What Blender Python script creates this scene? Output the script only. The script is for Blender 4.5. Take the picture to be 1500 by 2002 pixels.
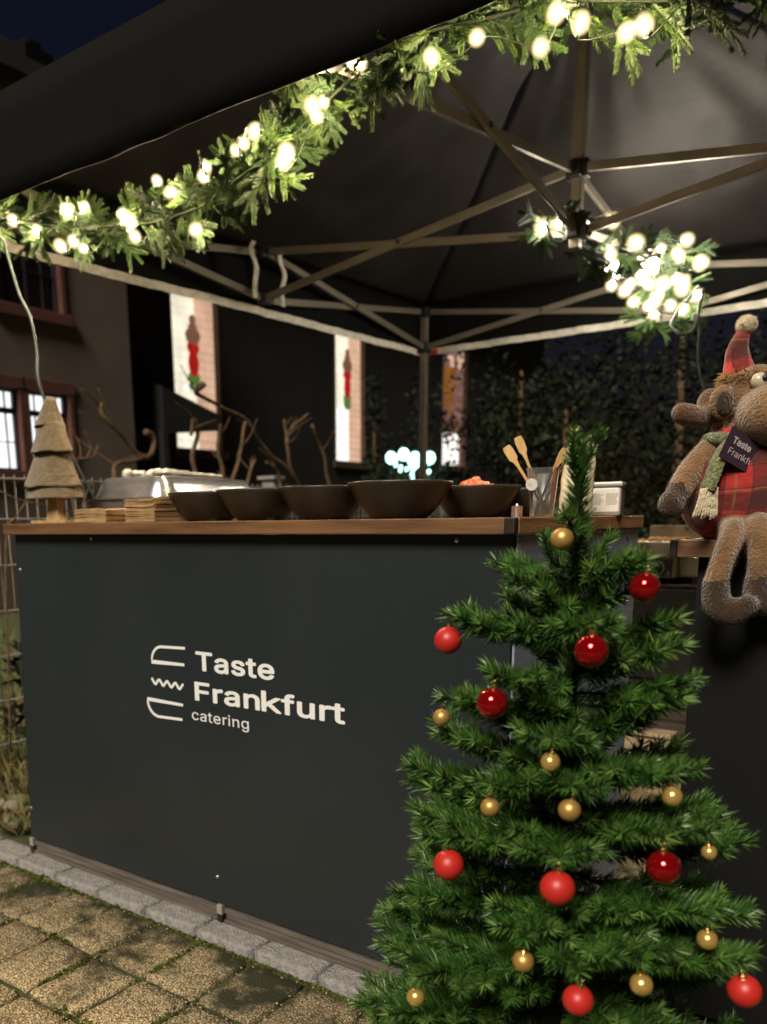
import bpy, bmesh, math, random
from math import sin, cos, pi, radians
from mathutils import Vector, Matrix, Euler, noise
random.seed(7)
R_ = random.Random(11)
for o in list(bpy.data.objects): bpy.data.objects.remove(o)
SC = bpy.context.scene
COL = SC.collection

# ------------------------------------------------------------------ camera
cam = bpy.data.cameras.new('camera')
cam.sensor_fit = 'VERTICAL'; cam.sensor_height = 36.0; cam.lens = 29.42
cam.shift_x = 0.0584; cam.shift_y = 0.1818
cam.clip_start = 0.05; cam.clip_end = 300
cam_o = bpy.data.objects.new('camera', cam); COL.objects.link(cam_o)
Rm = Matrix(((0.8018, -0.1144, 0.5866), (0.5975, 0.1747, -0.7827), (-0.0130, 0.9780, 0.2084)))
q = Rm.to_quaternion(); q.normalize()
cam_o.matrix_world = Matrix.Translation((0, 0, 1.06)) @ q.to_matrix().to_4x4()
cam.dof.use_dof = True; cam.dof.focus_distance = 1.5; cam.dof.aperture_fstop = 3.7
SC.camera = cam_o

# ------------------------------------------------------------------ sky, night
SUN_EL, SUN_AZ = radians(38), radians(200)
world = bpy.data.worlds.new('World'); SC.world = world; world.use_nodes = True
wn = world.node_tree.nodes; wl = world.node_tree.links
bg = wn['Background']
sky = wn.new('ShaderNodeTexSky'); sky.sky_type = 'NISHITA'; sky.sun_disc = False
sky.sun_elevation = radians(2.0); sky.sun_rotation = radians(60)
sky.ozone_density = 3.0; sky.air_density = 1.2
tint = wn.new('ShaderNodeMix'); tint.data_type = 'RGBA'; tint.blend_type = 'MULTIPLY'; tint.inputs[0].default_value = 1.0
tint.inputs[7].default_value = (1.25, 0.72, 1.0, 1)
wl.new(sky.outputs[0], tint.inputs[6]); wl.new(tint.outputs[2], bg.inputs[0]); bg.inputs[1].default_value = 0.016

sun = bpy.data.lights.new('sun', 'SUN'); sun.energy = 3.9; sun.angle = radians(20); sun.color = (1.0, 0.90, 0.74)
sun_o = bpy.data.objects.new('sun', sun); COL.objects.link(sun_o)
# light of the street lamps behind the camera, falling towards the stall
sun_o.rotation_euler = Vector((-0.13, 0.70, -0.70)).to_track_quat('-Z', 'Y').to_euler()

SC.view_settings.view_transform = 'Standard'; SC.view_settings.look = 'None'
SC.view_settings.exposure = 0.2; SC.view_settings.gamma = 1.0; SC.view_settings.use_curve_mapping = False
SC.render.engine = 'CYCLES'
SC.cycles.use_denoising = True
SC.cycles.sample_clamp_indirect = 3.0; SC.cycles.sample_clamp_direct = 0
SC.cycles.max_bounces = 6; SC.cycles.transparent_max_bounces = 12
SC.cycles.caustics_reflective = False; SC.cycles.caustics_refractive = False
SC.cycles.use_light_tree = True

# ------------------------------------------------------------------ materials
def mat(name, col, rough=0.6, metal=0.0, var=0.0, vscale=8.0, bump=0.0, bscale=60.0, col2=None, sheen=0.0, spec=0.5, coat=0.0, trans=0.0,
        stretch=None, detail=5.0, rvar=0.0):
    m = bpy.data.materials.new(name); m.use_nodes = True
    nt = m.node_tree; b = nt.nodes['Principled BSDF']
    b.inputs['Base Color'].default_value = (*col, 1); b.inputs['Roughness'].default_value = rough
    b.inputs['Metallic'].default_value = metal; b.inputs['Specular IOR Level'].default_value = spec
    if sheen: b.inputs['Sheen Weight'].default_value = sheen; b.inputs['Sheen Roughness'].default_value = 0.5
    if coat: b.inputs['Coat Weight'].default_value = coat
    if trans: b.inputs['Transmission Weight'].default_value = trans
    tc = nt.nodes.new('ShaderNodeTexCoord'); mp = nt.nodes.new('ShaderNodeMapping')
    nt.links.new(tc.outputs['Object'], mp.inputs[0])
    if stretch: mp.inputs['Scale'].default_value = stretch
    if col2 is not None or var:
        n = nt.nodes.new('ShaderNodeTexNoise'); n.inputs['Scale'].default_value = vscale; n.inputs['Detail'].default_value = detail
        nt.links.new(mp.outputs[0], n.inputs['Vector'])
        rp = nt.nodes.new('ShaderNodeValToRGB'); rp.color_ramp.elements[0].position = 0.35; rp.color_ramp.elements[1].position = 0.65
        c2 = col2 if col2 is not None else tuple(c * (1 - var) for c in col)
        rp.color_ramp.elements[0].color = (*c2, 1); rp.color_ramp.elements[1].color = (*col, 1)
        nt.links.new(n.outputs[0], rp.inputs[0]); nt.links.new(rp.outputs[0], b.inputs['Base Color'])
    if rvar:
        n3 = nt.nodes.new('ShaderNodeTexNoise'); n3.inputs['Scale'].default_value = vscale * 1.7; n3.inputs['Detail'].default_value = 6
        nt.links.new(mp.outputs[0], n3.inputs['Vector'])
        mr = nt.nodes.new('ShaderNodeMapRange'); mr.inputs[1].default_value = 0.3; mr.inputs[2].default_value = 0.7
        mr.inputs[3].default_value = max(0.02, rough - rvar); mr.inputs[4].default_value = min(1, rough + rvar)
        nt.links.new(n3.outputs[0], mr.inputs[0]); nt.links.new(mr.outputs[0], b.inputs['Roughness'])
    if bump:
        n2 = nt.nodes.new('ShaderNodeTexNoise'); n2.inputs['Scale'].default_value = bscale; n2.inputs['Detail'].default_value = 6
        nt.links.new(mp.outputs[0], n2.inputs['Vector'])
        bp = nt.nodes.new('ShaderNodeBump'); bp.inputs['Strength'].default_value = bump; bp.inputs['Distance'].default_value = 0.01
        nt.links.new(n2.outputs[0], bp.inputs['Height']); nt.links.new(bp.outputs[0], b.inputs['Normal'])
    return m
def halo_material(name, col, s):
    # added clear shell round a bulb; its emission paints the bloom halo
    m = bpy.data.materials.new(name); m.use_nodes = True; nt = m.node_tree; nt.nodes.clear()
    out = nt.nodes.new('ShaderNodeOutputMaterial'); mx = nt.nodes.new('ShaderNodeMixShader'); tr = nt.nodes.new('ShaderNodeBsdfTransparent'); em = nt.nodes.new('ShaderNodeEmission')
    lw = nt.nodes.new('ShaderNodeLayerWeight'); lw.inputs[0].default_value = 0.5; pw = nt.nodes.new('ShaderNodeMath'); pw.operation = 'SUBTRACT'; pw.inputs[0].default_value = 1.0
    p2 = nt.nodes.new('ShaderNodeMath'); p2.operation = 'POWER'; p2.inputs[1].default_value = 3.6; p3 = nt.nodes.new('ShaderNodeMath'); p3.operation = 'MULTIPLY'; p3.inputs[1].default_value = 0.36
    L = nt.links.new; L(lw.outputs['Facing'], pw.inputs[1]); L(pw.outputs[0], p2.inputs[0]); L(p2.outputs[0], p3.inputs[0]); L(p3.outputs[0], mx.inputs[0])
    em.inputs[0].default_value = (*col, 1); em.inputs[1].default_value = s; L(tr.outputs[0], mx.inputs[1]); L(em.outputs[0], mx.inputs[2]); L(mx.outputs[0], out.inputs[0]); return m
def glow(name, col, s):
    m = bpy.data.materials.new(name); m.use_nodes = True
    b = m.node_tree.nodes['Principled BSDF']; b.inputs['Base Color'].default_value = (0.8, 0.8, 0.8, 1)
    b.inputs['Emission Color'].default_value = (*col, 1); b.inputs['Emission Strength'].default_value = s
    return m
def wood(name, a, b_, scale=3.0, rough=0.45, stretch=(1, 12, 12)):
    m = mat(name, a, rough=rough, col2=b_, vscale=scale, stretch=stretch, bump=0.15, bscale=scale * 6, detail=8, rvar=0.1)
    return m

M = {}
M['panel'] = mat('anthracite_laminate', (0.0195, 0.0250, 0.0295), rough=0.40, var=0.22, vscale=1.3, bump=0.02, bscale=300, rvar=0.12)
M['panel_black'] = mat('black_laminate', (0.006, 0.006, 0.006), rough=0.6, var=0.2, vscale=2, spec=0.25)
M['steel_panel'] = mat('brushed_grey_panel', (0.36, 0.40, 0.52), rough=0.28, metal=0.3, var=0.15, vscale=3, stretch=(1, 1, 12), bump=0.03, bscale=40, rvar=0.08)
M['top_wood'] = wood('oiled_worktop_wood', (0.20, 0.100, 0.046), (0.10, 0.048, 0.023), scale=4)
M['end_wood'] = wood('pale_worktop_wood', (0.42, 0.23, 0.11), (0.24, 0.12, 0.055), scale=4, stretch=(12, 1, 12))
M['cap'] = mat('dark_brown_corner', (0.02, 0.014, 0.012), rough=0.5)
M['rail'] = mat('weathered_alu_rail', (0.20, 0.17, 0.15), rough=0.5, metal=0.3, var=0.45, vscale=6, stretch=(1, 14, 14), bump=0.1, bscale=20)
M['white_print'] = mat('white_print', (0.78, 0.78, 0.78), rough=0.6)
M['screw'] = mat('steel_screw', (0.7, 0.68, 0.62), rough=0.3, metal=1.0)
M['foot_light'] = mat('light_plastic_foot', (0.28, 0.26, 0.23), rough=0.5)
M['black_plastic'] = mat('black_plastic', (0.012, 0.012, 0.013), rough=0.4)
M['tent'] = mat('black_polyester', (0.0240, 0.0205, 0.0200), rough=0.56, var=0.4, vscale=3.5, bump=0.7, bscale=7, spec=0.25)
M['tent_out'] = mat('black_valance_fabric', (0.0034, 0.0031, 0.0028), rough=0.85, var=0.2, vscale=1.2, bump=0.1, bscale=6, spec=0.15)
M['hem'] = mat('pale_hem_tape', (0.80, 0.75, 0.66), rough=0.7, var=0.25, vscale=30, bump=0.3, bscale=60)
M['frame'] = mat('champagne_aluminium', (0.22, 0.19, 0.15), rough=0.45, metal=0.35, var=0.12, vscale=12, bump=0.02, bscale=200, rvar=0.08)
M['joint'] = mat('dark_plastic_joint', (0.02, 0.018, 0.017), rough=0.45, var=0.3, vscale=20)
M['bolt'] = M['screw']
M['red_plastic'] = mat('red_plastic', (0.5, 0.02, 0.02), rough=0.4)
M['cable'] = mat('grey_cable', (0.09, 0.11, 0.105), rough=0.5, var=0.1)
M['needle'] = mat('pvc_needles', (0.060, 0.155, 0.024), rough=0.36, col2=(0.015, 0.055, 0.010), vscale=26, spec=0.5)
M['needle_tip'] = mat('pvc_needles_pale', (0.15, 0.25, 0.055), rough=0.38, col2=(0.05, 0.125, 0.022), vscale=30)
M['stem'] = mat('green_wire_stem', (0.010, 0.016, 0.007), rough=0.7, var=0.4, vscale=40, spec=0.15)
M['sprig'] = mat('moulded_fir_sprig', (0.040, 0.072, 0.012), rough=0.5, col2=(0.013, 0.030, 0.006), vscale=34, spec=0.25)
M['sprig2'] = mat('moulded_fir_sprig_dark', (0.022, 0.046, 0.010), rough=0.5, col2=(0.009, 0.022, 0.006), vscale=34, spec=0.25)
M['bulb'] = glow('lit_bulb', (1.0, 0.76, 0.44), 1150.0)
M['bulb_back'] = glow('lit_bulb_back', (1.0, 0.90, 0.72), 330.0)
M['globe'] = halo_material('frosted_bulb_globe', (1.0, 0.76, 0.38), 4.2)  # halo shell added round each bulb to paint the bloom, not frosted glass
M['socket'] = mat('green_bulb_socket', (0.02, 0.06, 0.03), rough=0.4)
M['red_matte'] = mat('matte_red_bauble', (0.50, 0.022, 0.016), rough=0.42, var=0.08, vscale=30, bump=0.02, bscale=400)
M['red_gloss'] = mat('glossy_red_bauble', (0.52, 0.006, 0.010), rough=0.10, metal=0.75, coat=0.6)
M['gold_matte'] = mat('matte_gold_bauble', (0.56, 0.34, 0.10), rough=0.42, metal=0.6, bump=0.02, bscale=400)
M['gold_gloss'] = mat('glossy_gold_bauble', (0.92, 0.60, 0.17), rough=0.22, metal=0.72)
M['gold_cap'] = mat('gold_bauble_cap', (0.75, 0.50, 0.20), rough=0.25, metal=1.0)
M['felt'] = mat('beige_plush', (0.235, 0.165, 0.078), rough=0.95, var=0.3, vscale=70, bump=0.9, bscale=260, sheen=0.5, spec=0.1)
M['pine'] = wood('light_pine', (0.50, 0.34, 0.17), (0.38, 0.24, 0.11), scale=10, rough=0.5, stretch=(8, 8, 1))
M['kraft'] = mat('kraft_napkin_edge', (0.50, 0.33, 0.16), rough=0.85, var=0.25, vscale=40)
M['kraft2'] = mat('kraft_napkin_edge_dark', (0.36, 0.225, 0.105), rough=0.85, var=0.25, vscale=40)
M['steel'] = mat('polished_steel', (0.66, 0.65, 0.66), rough=0.22, metal=0.9, var=0.06, vscale=6, rvar=0.06, bump=0.015, bscale=30)
M['film'] = mat('crinkled_foil_wrap', (0.72, 0.70, 0.62), rough=0.35, var=0.45, vscale=45, bump=0.8, bscale=70, metal=0.3)
M['bowl'] = mat('dark_matte_bowl', (0.036, 0.029, 0.021), rough=0.36, var=0.2, vscale=9, bump=0.03, bscale=200)
M['salad'] = mat('green_leaf_garnish', (0.12, 0.24, 0.05), rough=0.5, var=0.4, vscale=60)
M['tomato'] = mat('tomato_garnish', (0.6, 0.08, 0.03), rough=0.3, col2=(0.68, 0.22, 0.10), vscale=60)
M['bamboo'] = wood('bamboo', (0.72, 0.47, 0.21), (0.56, 0.34, 0.13), scale=12, rough=0.45, stretch=(6, 6, 1))
M['paper_bag'] = mat('cream_paper_bag', (0.70, 0.60, 0.42), rough=0.7, var=0.08, vscale=8, bump=0.35, bscale=16)
M['white_paper'] = mat('white_label_paper', (0.70, 0.67, 0.62), rough=0.6, var=0.05)
M['print_grey'] = mat('grey_print', (0.18, 0.17, 0.17), rough=0.6)
M['tub'] = mat('clear_plastic_tub', (0.50, 0.49, 0.45), rough=0.25, trans=0.3)
M['frost'] = mat('frosted_plastic_cup', (0.86, 0.88, 0.88), rough=0.18, trans=0.95)
M['griddle_food'] = mat('fried_food', (0.62, 0.36, 0.06), rough=0.5, col2=(0.28, 0.13, 0.02), vscale=60, bump=0.6, bscale=90)
M['griddle_steel'] = mat('warm_griddle_steel', (0.55, 0.49, 0.40), rough=0.35, metal=0.8, var=0.2, vscale=10, rvar=0.1)
M['crate'] = mat('black_crate_plastic', (0.022, 0.021, 0.022), rough=0.5, var=0.2, vscale=5)
M['crate_rib'] = mat('brown_grey_crate', (0.055, 0.043, 0.037), rough=0.6, var=0.2, vscale=8)
M['crate_wood'] = wood('raw_crate_wood', (0.52, 0.40, 0.26), (0.36, 0.26, 0.15), scale=6, stretch=(1, 10, 10))
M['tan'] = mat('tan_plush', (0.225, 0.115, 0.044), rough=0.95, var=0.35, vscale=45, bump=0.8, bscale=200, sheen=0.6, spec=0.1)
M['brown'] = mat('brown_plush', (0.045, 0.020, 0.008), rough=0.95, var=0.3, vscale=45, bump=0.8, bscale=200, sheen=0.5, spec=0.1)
M['ear_brown'] = mat('antler_brown_plush', (0.10, 0.045, 0.019), rough=0.95, var=0.25, vscale=45, bump=0.7, bscale=200, sheen=0.5, spec=0.1)
M['tuft'] = mat('shaggy_tuft', (0.36, 0.22, 0.08), rough=0.8, col2=(0.2, 0.11, 0.04), vscale=80)
M['cream'] = mat('cream_wool', (0.62, 0.52, 0.34), rough=0.95, var=0.15, vscale=60, bump=0.8, bscale=150, sheen=0.6)
M['eye'] = mat('eye_white', (0.50, 0.43, 0.32), rough=0.2)
M['scarf'] = mat('green_knit', (0.22, 0.25, 0.075), rough=0.9, col2=(0.035, 0.05, 0.02), vscale=170, bump=1.0, bscale=220, sheen=0.3)
M['tag'] = mat('dark_plum_card', (0.030, 0.016, 0.030), rough=0.5)
M['bark'] = mat('brown_bark', (0.15, 0.085, 0.042), rough=0.9, var=0.5, vscale=30, bump=0.6, bscale=60)
M['fence'] = mat('galvanised_wire', (0.20, 0.19, 0.18), rough=0.5, metal=0.3, var=0.15)
M['plaster'] = mat('dull_brown_plaster', (0.16, 0.125, 0.10), rough=0.95, var=0.18, vscale=1.2, bump=0.3, bscale=30)
M['church_wall'] = mat('dark_church_stone', (0.018, 0.016, 0.017), rough=0.95, var=0.3, vscale=1.5, bump=0.4, bscale=12)
M['church_stone'] = mat('brown_church_stone', (0.09, 0.05, 0.035), rough=0.9, var=0.3, vscale=6, bump=0.3, bscale=40)
M['sandstone'] = mat('red_sandstone', (0.15, 0.058, 0.045), rough=0.85, var=0.25, vscale=6, bump=0.3, bscale=40)
M['dark_wood'] = mat('dark_window_wood', (0.03, 0.025, 0.025), rough=0.6)
M['dark_glass'] = mat('unlit_glass', (0.012, 0.012, 0.015), rough=0.12)
M['slate'] = mat('dark_slate', (0.005, 0.0048, 0.0055), spec=0.1, rough=0.9, var=0.3, vscale=3)
M['leaf'] = mat('dark_evergreen_leaf', (0.005, 0.008, 0.003), rough=0.7, col2=(0.002, 0.0035, 0.002), vscale=1.6, spec=0.15)
M['leaf2'] = mat('green_laurel_leaf', (0.018, 0.028, 0.007), rough=0.7, col2=(0.0015, 0.003, 0.0015), vscale=1.8, spec=0.2)
M['grass'] = mat('night_grass', (0.115, 0.145, 0.030), rough=0.7, col2=(0.15, 0.12, 0.045), vscale=5)
M['soil'] = mat('leafy_soil', (0.055, 0.045, 0.022), rough=0.95, col2=(0.05, 0.075, 0.02), vscale=4, bump=0.8, bscale=20)
M['rock'] = mat('mossy_rock', (0.22, 0.19, 0.13), rough=0.9, col2=(0.07, 0.08, 0.03), vscale=9, bump=0.6, bscale=30)
M['leaf_dry'] = mat('dry_leaf', (0.26, 0.13, 0.05), rough=0.8, var=0.4, vscale=20)
M['curb'] = mat('grey_concrete_kerb', (0.33, 0.31, 0.30), rough=0.92, col2=(0.22, 0.205, 0.20), vscale=45, bump=0.9, bscale=140)
M['joint_fill'] = mat('mossy_joint_soil', (0.030, 0.027, 0.014), rough=1.0, col2=(0.05, 0.07, 0.015), vscale=14, bump=1.0, bscale=60)
M['moss'] = mat('moss', (0.14, 0.18, 0.02), rough=1.0, col2=(0.035, 0.042, 0.008), vscale=60, bump=1.0, bscale=120)
M['pebble'] = mat('pale_grit', (0.42, 0.34, 0.20), rough=0.8, var=0.3, vscale=60)

def paver_material(name):
    m = bpy.data.materials.new(name); m.use_nodes = True; nt = m.node_tree; b = nt.nodes['Principled BSDF']
    N = nt.nodes.new; L = nt.links.new
    geo = N('ShaderNodeNewGeometry')
    vo = N('ShaderNodeTexVoronoi'); vo.inputs['Scale'].default_value = 235; vo.feature = 'F1'; vo.inputs['Randomness'].default_value = 1
    L(geo.outputs['Position'], vo.inputs['Vector'])
    rp = N('ShaderNodeValToRGB'); e = rp.color_ramp.elements
    e[0].position = 0.0; e[0].color = (0.26, 0.19, 0.10, 1); e[1].position = 1.0; e[1].color = (1.0, 0.80, 0.46, 1)
    k = e.new(0.45); k.color = (0.64, 0.48, 0.26, 1)
    sep = N('ShaderNodeSeparateColor'); L(vo.outputs['Color'], sep.inputs[0]); L(sep.outputs[0], rp.inputs[0])
    dk = N('ShaderNodeMapRange'); dk.inputs[1].default_value = 0.25; dk.inputs[2].default_value = 0.62; dk.inputs[3].default_value = 1.0; dk.inputs[4].default_value = 0.3
    L(vo.outputs['Distance'], dk.inputs[0])
    mx = N('ShaderNodeMix'); mx.data_type = 'RGBA'; mx.blend_type = 'MULTIPLY'; mx.inputs[0].default_value = 1.0
    L(rp.outputs[0], mx.inputs[6]); L(dk.outputs[0], mx.inputs[7])
    # worn dark and mossy patches; towards the kerb moss plus painted counter shade
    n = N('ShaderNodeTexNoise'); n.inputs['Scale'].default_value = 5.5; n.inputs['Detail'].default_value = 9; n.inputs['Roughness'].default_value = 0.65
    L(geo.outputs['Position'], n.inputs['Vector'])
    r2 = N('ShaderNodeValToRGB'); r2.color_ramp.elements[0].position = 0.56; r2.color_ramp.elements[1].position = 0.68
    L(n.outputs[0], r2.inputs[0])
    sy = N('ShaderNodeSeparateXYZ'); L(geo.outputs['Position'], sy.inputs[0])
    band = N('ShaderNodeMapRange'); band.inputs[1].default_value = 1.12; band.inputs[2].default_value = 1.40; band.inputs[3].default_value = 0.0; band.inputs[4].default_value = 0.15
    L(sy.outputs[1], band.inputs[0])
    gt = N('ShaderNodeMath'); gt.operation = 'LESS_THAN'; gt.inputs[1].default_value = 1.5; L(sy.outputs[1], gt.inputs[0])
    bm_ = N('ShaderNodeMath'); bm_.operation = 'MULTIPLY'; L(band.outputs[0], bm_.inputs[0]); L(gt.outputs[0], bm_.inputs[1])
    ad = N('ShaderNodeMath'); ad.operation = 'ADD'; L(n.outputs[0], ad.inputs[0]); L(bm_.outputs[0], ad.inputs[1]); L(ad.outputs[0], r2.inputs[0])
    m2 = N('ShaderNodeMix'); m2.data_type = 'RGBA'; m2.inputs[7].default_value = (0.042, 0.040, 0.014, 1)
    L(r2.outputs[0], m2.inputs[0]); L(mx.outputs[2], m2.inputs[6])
    n4 = N('ShaderNodeTexNoise'); n4.inputs['Scale'].default_value = 1.7; n4.inputs['Detail'].default_value = 5; L(geo.outputs['Position'], n4.inputs['Vector'])
    r4 = N('ShaderNodeMapRange'); r4.inputs[1].default_value = 0.35; r4.inputs[2].default_value = 0.65; r4.inputs[3].default_value = 0.6; r4.inputs[4].default_value = 1.1
    L(n4.outputs[0], r4.inputs[0])
    m3 = N('ShaderNodeMix'); m3.data_type = 'RGBA'; m3.blend_type = 'MULTIPLY'; m3.inputs[0].default_value = 1.0
    L(m2.outputs[2], m3.inputs[6]); L(r4.outputs[0], m3.inputs[7])
    L(m3.outputs[2], b.inputs['Base Color']); b.inputs['Roughness'].default_value = 0.75
    bp = N('ShaderNodeBump'); bp.inputs['Strength'].default_value = 0.9; bp.inputs['Distance'].default_value = 0.004; bp.invert = True
    L(vo.outputs['Distance'], bp.inputs['Height']); L(bp.outputs[0], b.inputs['Normal'])
    return m
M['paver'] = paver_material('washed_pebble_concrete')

def plaid_material(name, base, scale=22.0):
    m = bpy.data.materials.new(name); m.use_nodes = True; nt = m.node_tree; b = nt.nodes['Principled BSDF']
    N = nt.nodes.new; L = nt.links.new
    tc = N('ShaderNodeTexCoord'); sp = N('ShaderNodeSeparateXYZ')
    wob = N('ShaderNodeTexNoise'); wob.inputs['Scale'].default_value = 9; L(tc.outputs['Object'], wob.inputs['Vector'])
    va = N('ShaderNodeVectorMath'); va.operation = 'MULTIPLY_ADD'; va.inputs[1].default_value = (0.03, 0.03, 0.03)
    L(wob.outputs['Color'], va.inputs[0]); L(tc.outputs['Object'], va.inputs[2]); L(va.outputs[0], sp.inputs[0])
    def stripe(out, freq, lo, phase):
        a = N('ShaderNodeMath'); a.operation = 'MULTIPLY_ADD'; a.inputs[1].default_value = freq; a.inputs[2].default_value = phase; L(out, a.inputs[0])
        f = N('ShaderNodeMath'); f.operation = 'FRACT'; L(a.outputs[0], f.inputs[0])
        c = N('ShaderNodeMath'); c.operation = 'LESS_THAN'; c.inputs[1].default_value = lo; L(f.outputs[0], c.inputs[0]); return c.outputs[0]
    cur = None
    prev = (*base, 1)
    def mix(fac, colr, strength):
        nonlocal cur
        mm = N('ShaderNodeMix'); mm.data_type = 'RGBA'; ml = N('ShaderNodeMath'); ml.operation = 'MULTIPLY'; ml.inputs[1].default_value = strength
        L(fac, ml.inputs[0]); L(ml.outputs[0], mm.inputs[0]); mm.inputs[7].default_value = (*colr, 1)
        if cur is None: mm.inputs[6].default_value = prev
        else: L(cur, mm.inputs[6])
        cur = mm.outputs[2]
    x, z = sp.outputs[0], sp.outputs[2]
    mix(stripe(x, scale * 0.55, 0.36, 0.2), (0.018, 0.010, 0.008), 0.62); mix(stripe(z, scale * 0.55, 0.36, 0.1), (0.018, 0.010, 0.008), 0.62)
    mix(stripe(x, scale * 0.55, 0.05, 0.55), (0.20, 0.13, 0.045), 0.5); mix(stripe(z, scale * 0.55, 0.05, 0.7), (0.20, 0.13, 0.045), 0.5)
    mix(stripe(x, scale * 1.1, 0.07, 0.45), (0.01, 0.008, 0.008), 0.6); mix(stripe(z, scale * 1.1, 0.07, 0.3), (0.01, 0.008, 0.008), 0.6)
    L(cur, b.inputs['Base Color']); b.inputs['Roughness'].default_value = 0.9; b.inputs['Sheen Weight'].default_value = 0.3
    n = N('ShaderNodeTexNoise'); n.inputs['Scale'].default_value = 60; L(tc.outputs['Object'], n.inputs['Vector'])
    bp = N('ShaderNodeBump'); bp.inputs['Strength'].default_value = 0.4; bp.inputs['Distance'].default_value = 0.01
    L(n.outputs[0], bp.inputs['Height']); L(bp.outputs[0], b.inputs['Normal'])
    return m
M['plaid'] = plaid_material('red_tartan', (0.40, 0.018, 0.018))
M['plaid_hat'] = plaid_material('red_tartan_hat', (0.46, 0.025, 0.022), 26)

def lit_glass(name, col, s, var=0.25, scale=3.0):
    m = bpy.data.materials.new(name); m.use_nodes = True; nt = m.node_tree; b = nt.nodes['Principled BSDF']
    b.inputs['Base Color'].default_value = (*[c * 0.5 for c in col], 1); b.inputs['Roughness'].default_value = 0.3
    tc = nt.nodes.new('ShaderNodeTexCoord'); n = nt.nodes.new('ShaderNodeTexNoise'); n.inputs['Scale'].default_value = scale; n.inputs['Detail'].default_value = 4
    nt.links.new(tc.outputs['Object'], n.inputs['Vector'])
    r = nt.nodes.new('ShaderNodeValToRGB'); r.color_ramp.elements[0].position = 0.3; r.color_ramp.elements[1].position = 0.7
    r.color_ramp.elements[0].color = (*[c * (1 - var) for c in col], 1); r.color_ramp.elements[1].color = (*col, 1)
    nt.links.new(n.outputs[0], r.inputs[0]); nt.links.new(r.outputs[0], b.inputs['Emission Color']); b.inputs['Emission Strength'].default_value = s
    return m
M['g_cream'] = lit_glass('lit_cream_glass', (1.0, 0.92, 0.72), 1.0, 0.3)
M['g_white'] = lit_glass('lit_white_glass', (1.0, 0.97, 0.92), 1.15, 0.15)
M['g_peach'] = lit_glass('lit_peach_glass', (0.80, 0.50, 0.34), 0.85, 0.3)
M['g_red'] = lit_glass('lit_red_glass', (0.45, 0.012, 0.010), 0.9, 0.5, 6)
M['g_brown'] = lit_glass('lit_brown_glass', (0.26, 0.12, 0.075), 0.7, 0.4, 6)
M['g_green'] = lit_glass('lit_green_glass', (0.10, 0.20, 0.04), 0.8, 0.4, 6)
M['g_orange'] = lit_glass('lit_amber_glass', (0.42, 0.15, 0.02), 0.6, 0.5, 6)
M['g_blue'] = lit_glass('lit_blue_glass', (0.03, 0.06, 0.22), 0.5, 0.5, 6)
M['g_mauve'] = lit_glass('lit_mauve_glass', (0.33, 0.19, 0.17), 0.6, 0.5, 6)
M['g_house'] = lit_glass('lit_house_window', (0.92, 0.95, 0.97), 1.25, 0.2, 5)
M['g_lamp'] = glow('cool_garden_lamp', (0.42, 1.0, 0.80), 3.2)
M['lead'] = mat('lead_came', (0.02, 0.016, 0.014), rough=0.6)

# ------------------------------------------------------------------ object helpers
def tag(o, label=None, cat=None, group=None, kind=None):
    if label: o['label'] = label
    if cat: o['category'] = cat
    if group: o['group'] = group
    if kind: o['kind'] = kind
    return o
def empty(name, loc=(0, 0, 0), rz=0.0):
    o = bpy.data.objects.new(name, None); COL.objects.link(o); o.location = loc; o.rotation_euler = (0, 0, rz)
    o.empty_display_size = 0.05; return o
def ident(loc, rot=None, scale=None): return Matrix.Translation(loc)

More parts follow.
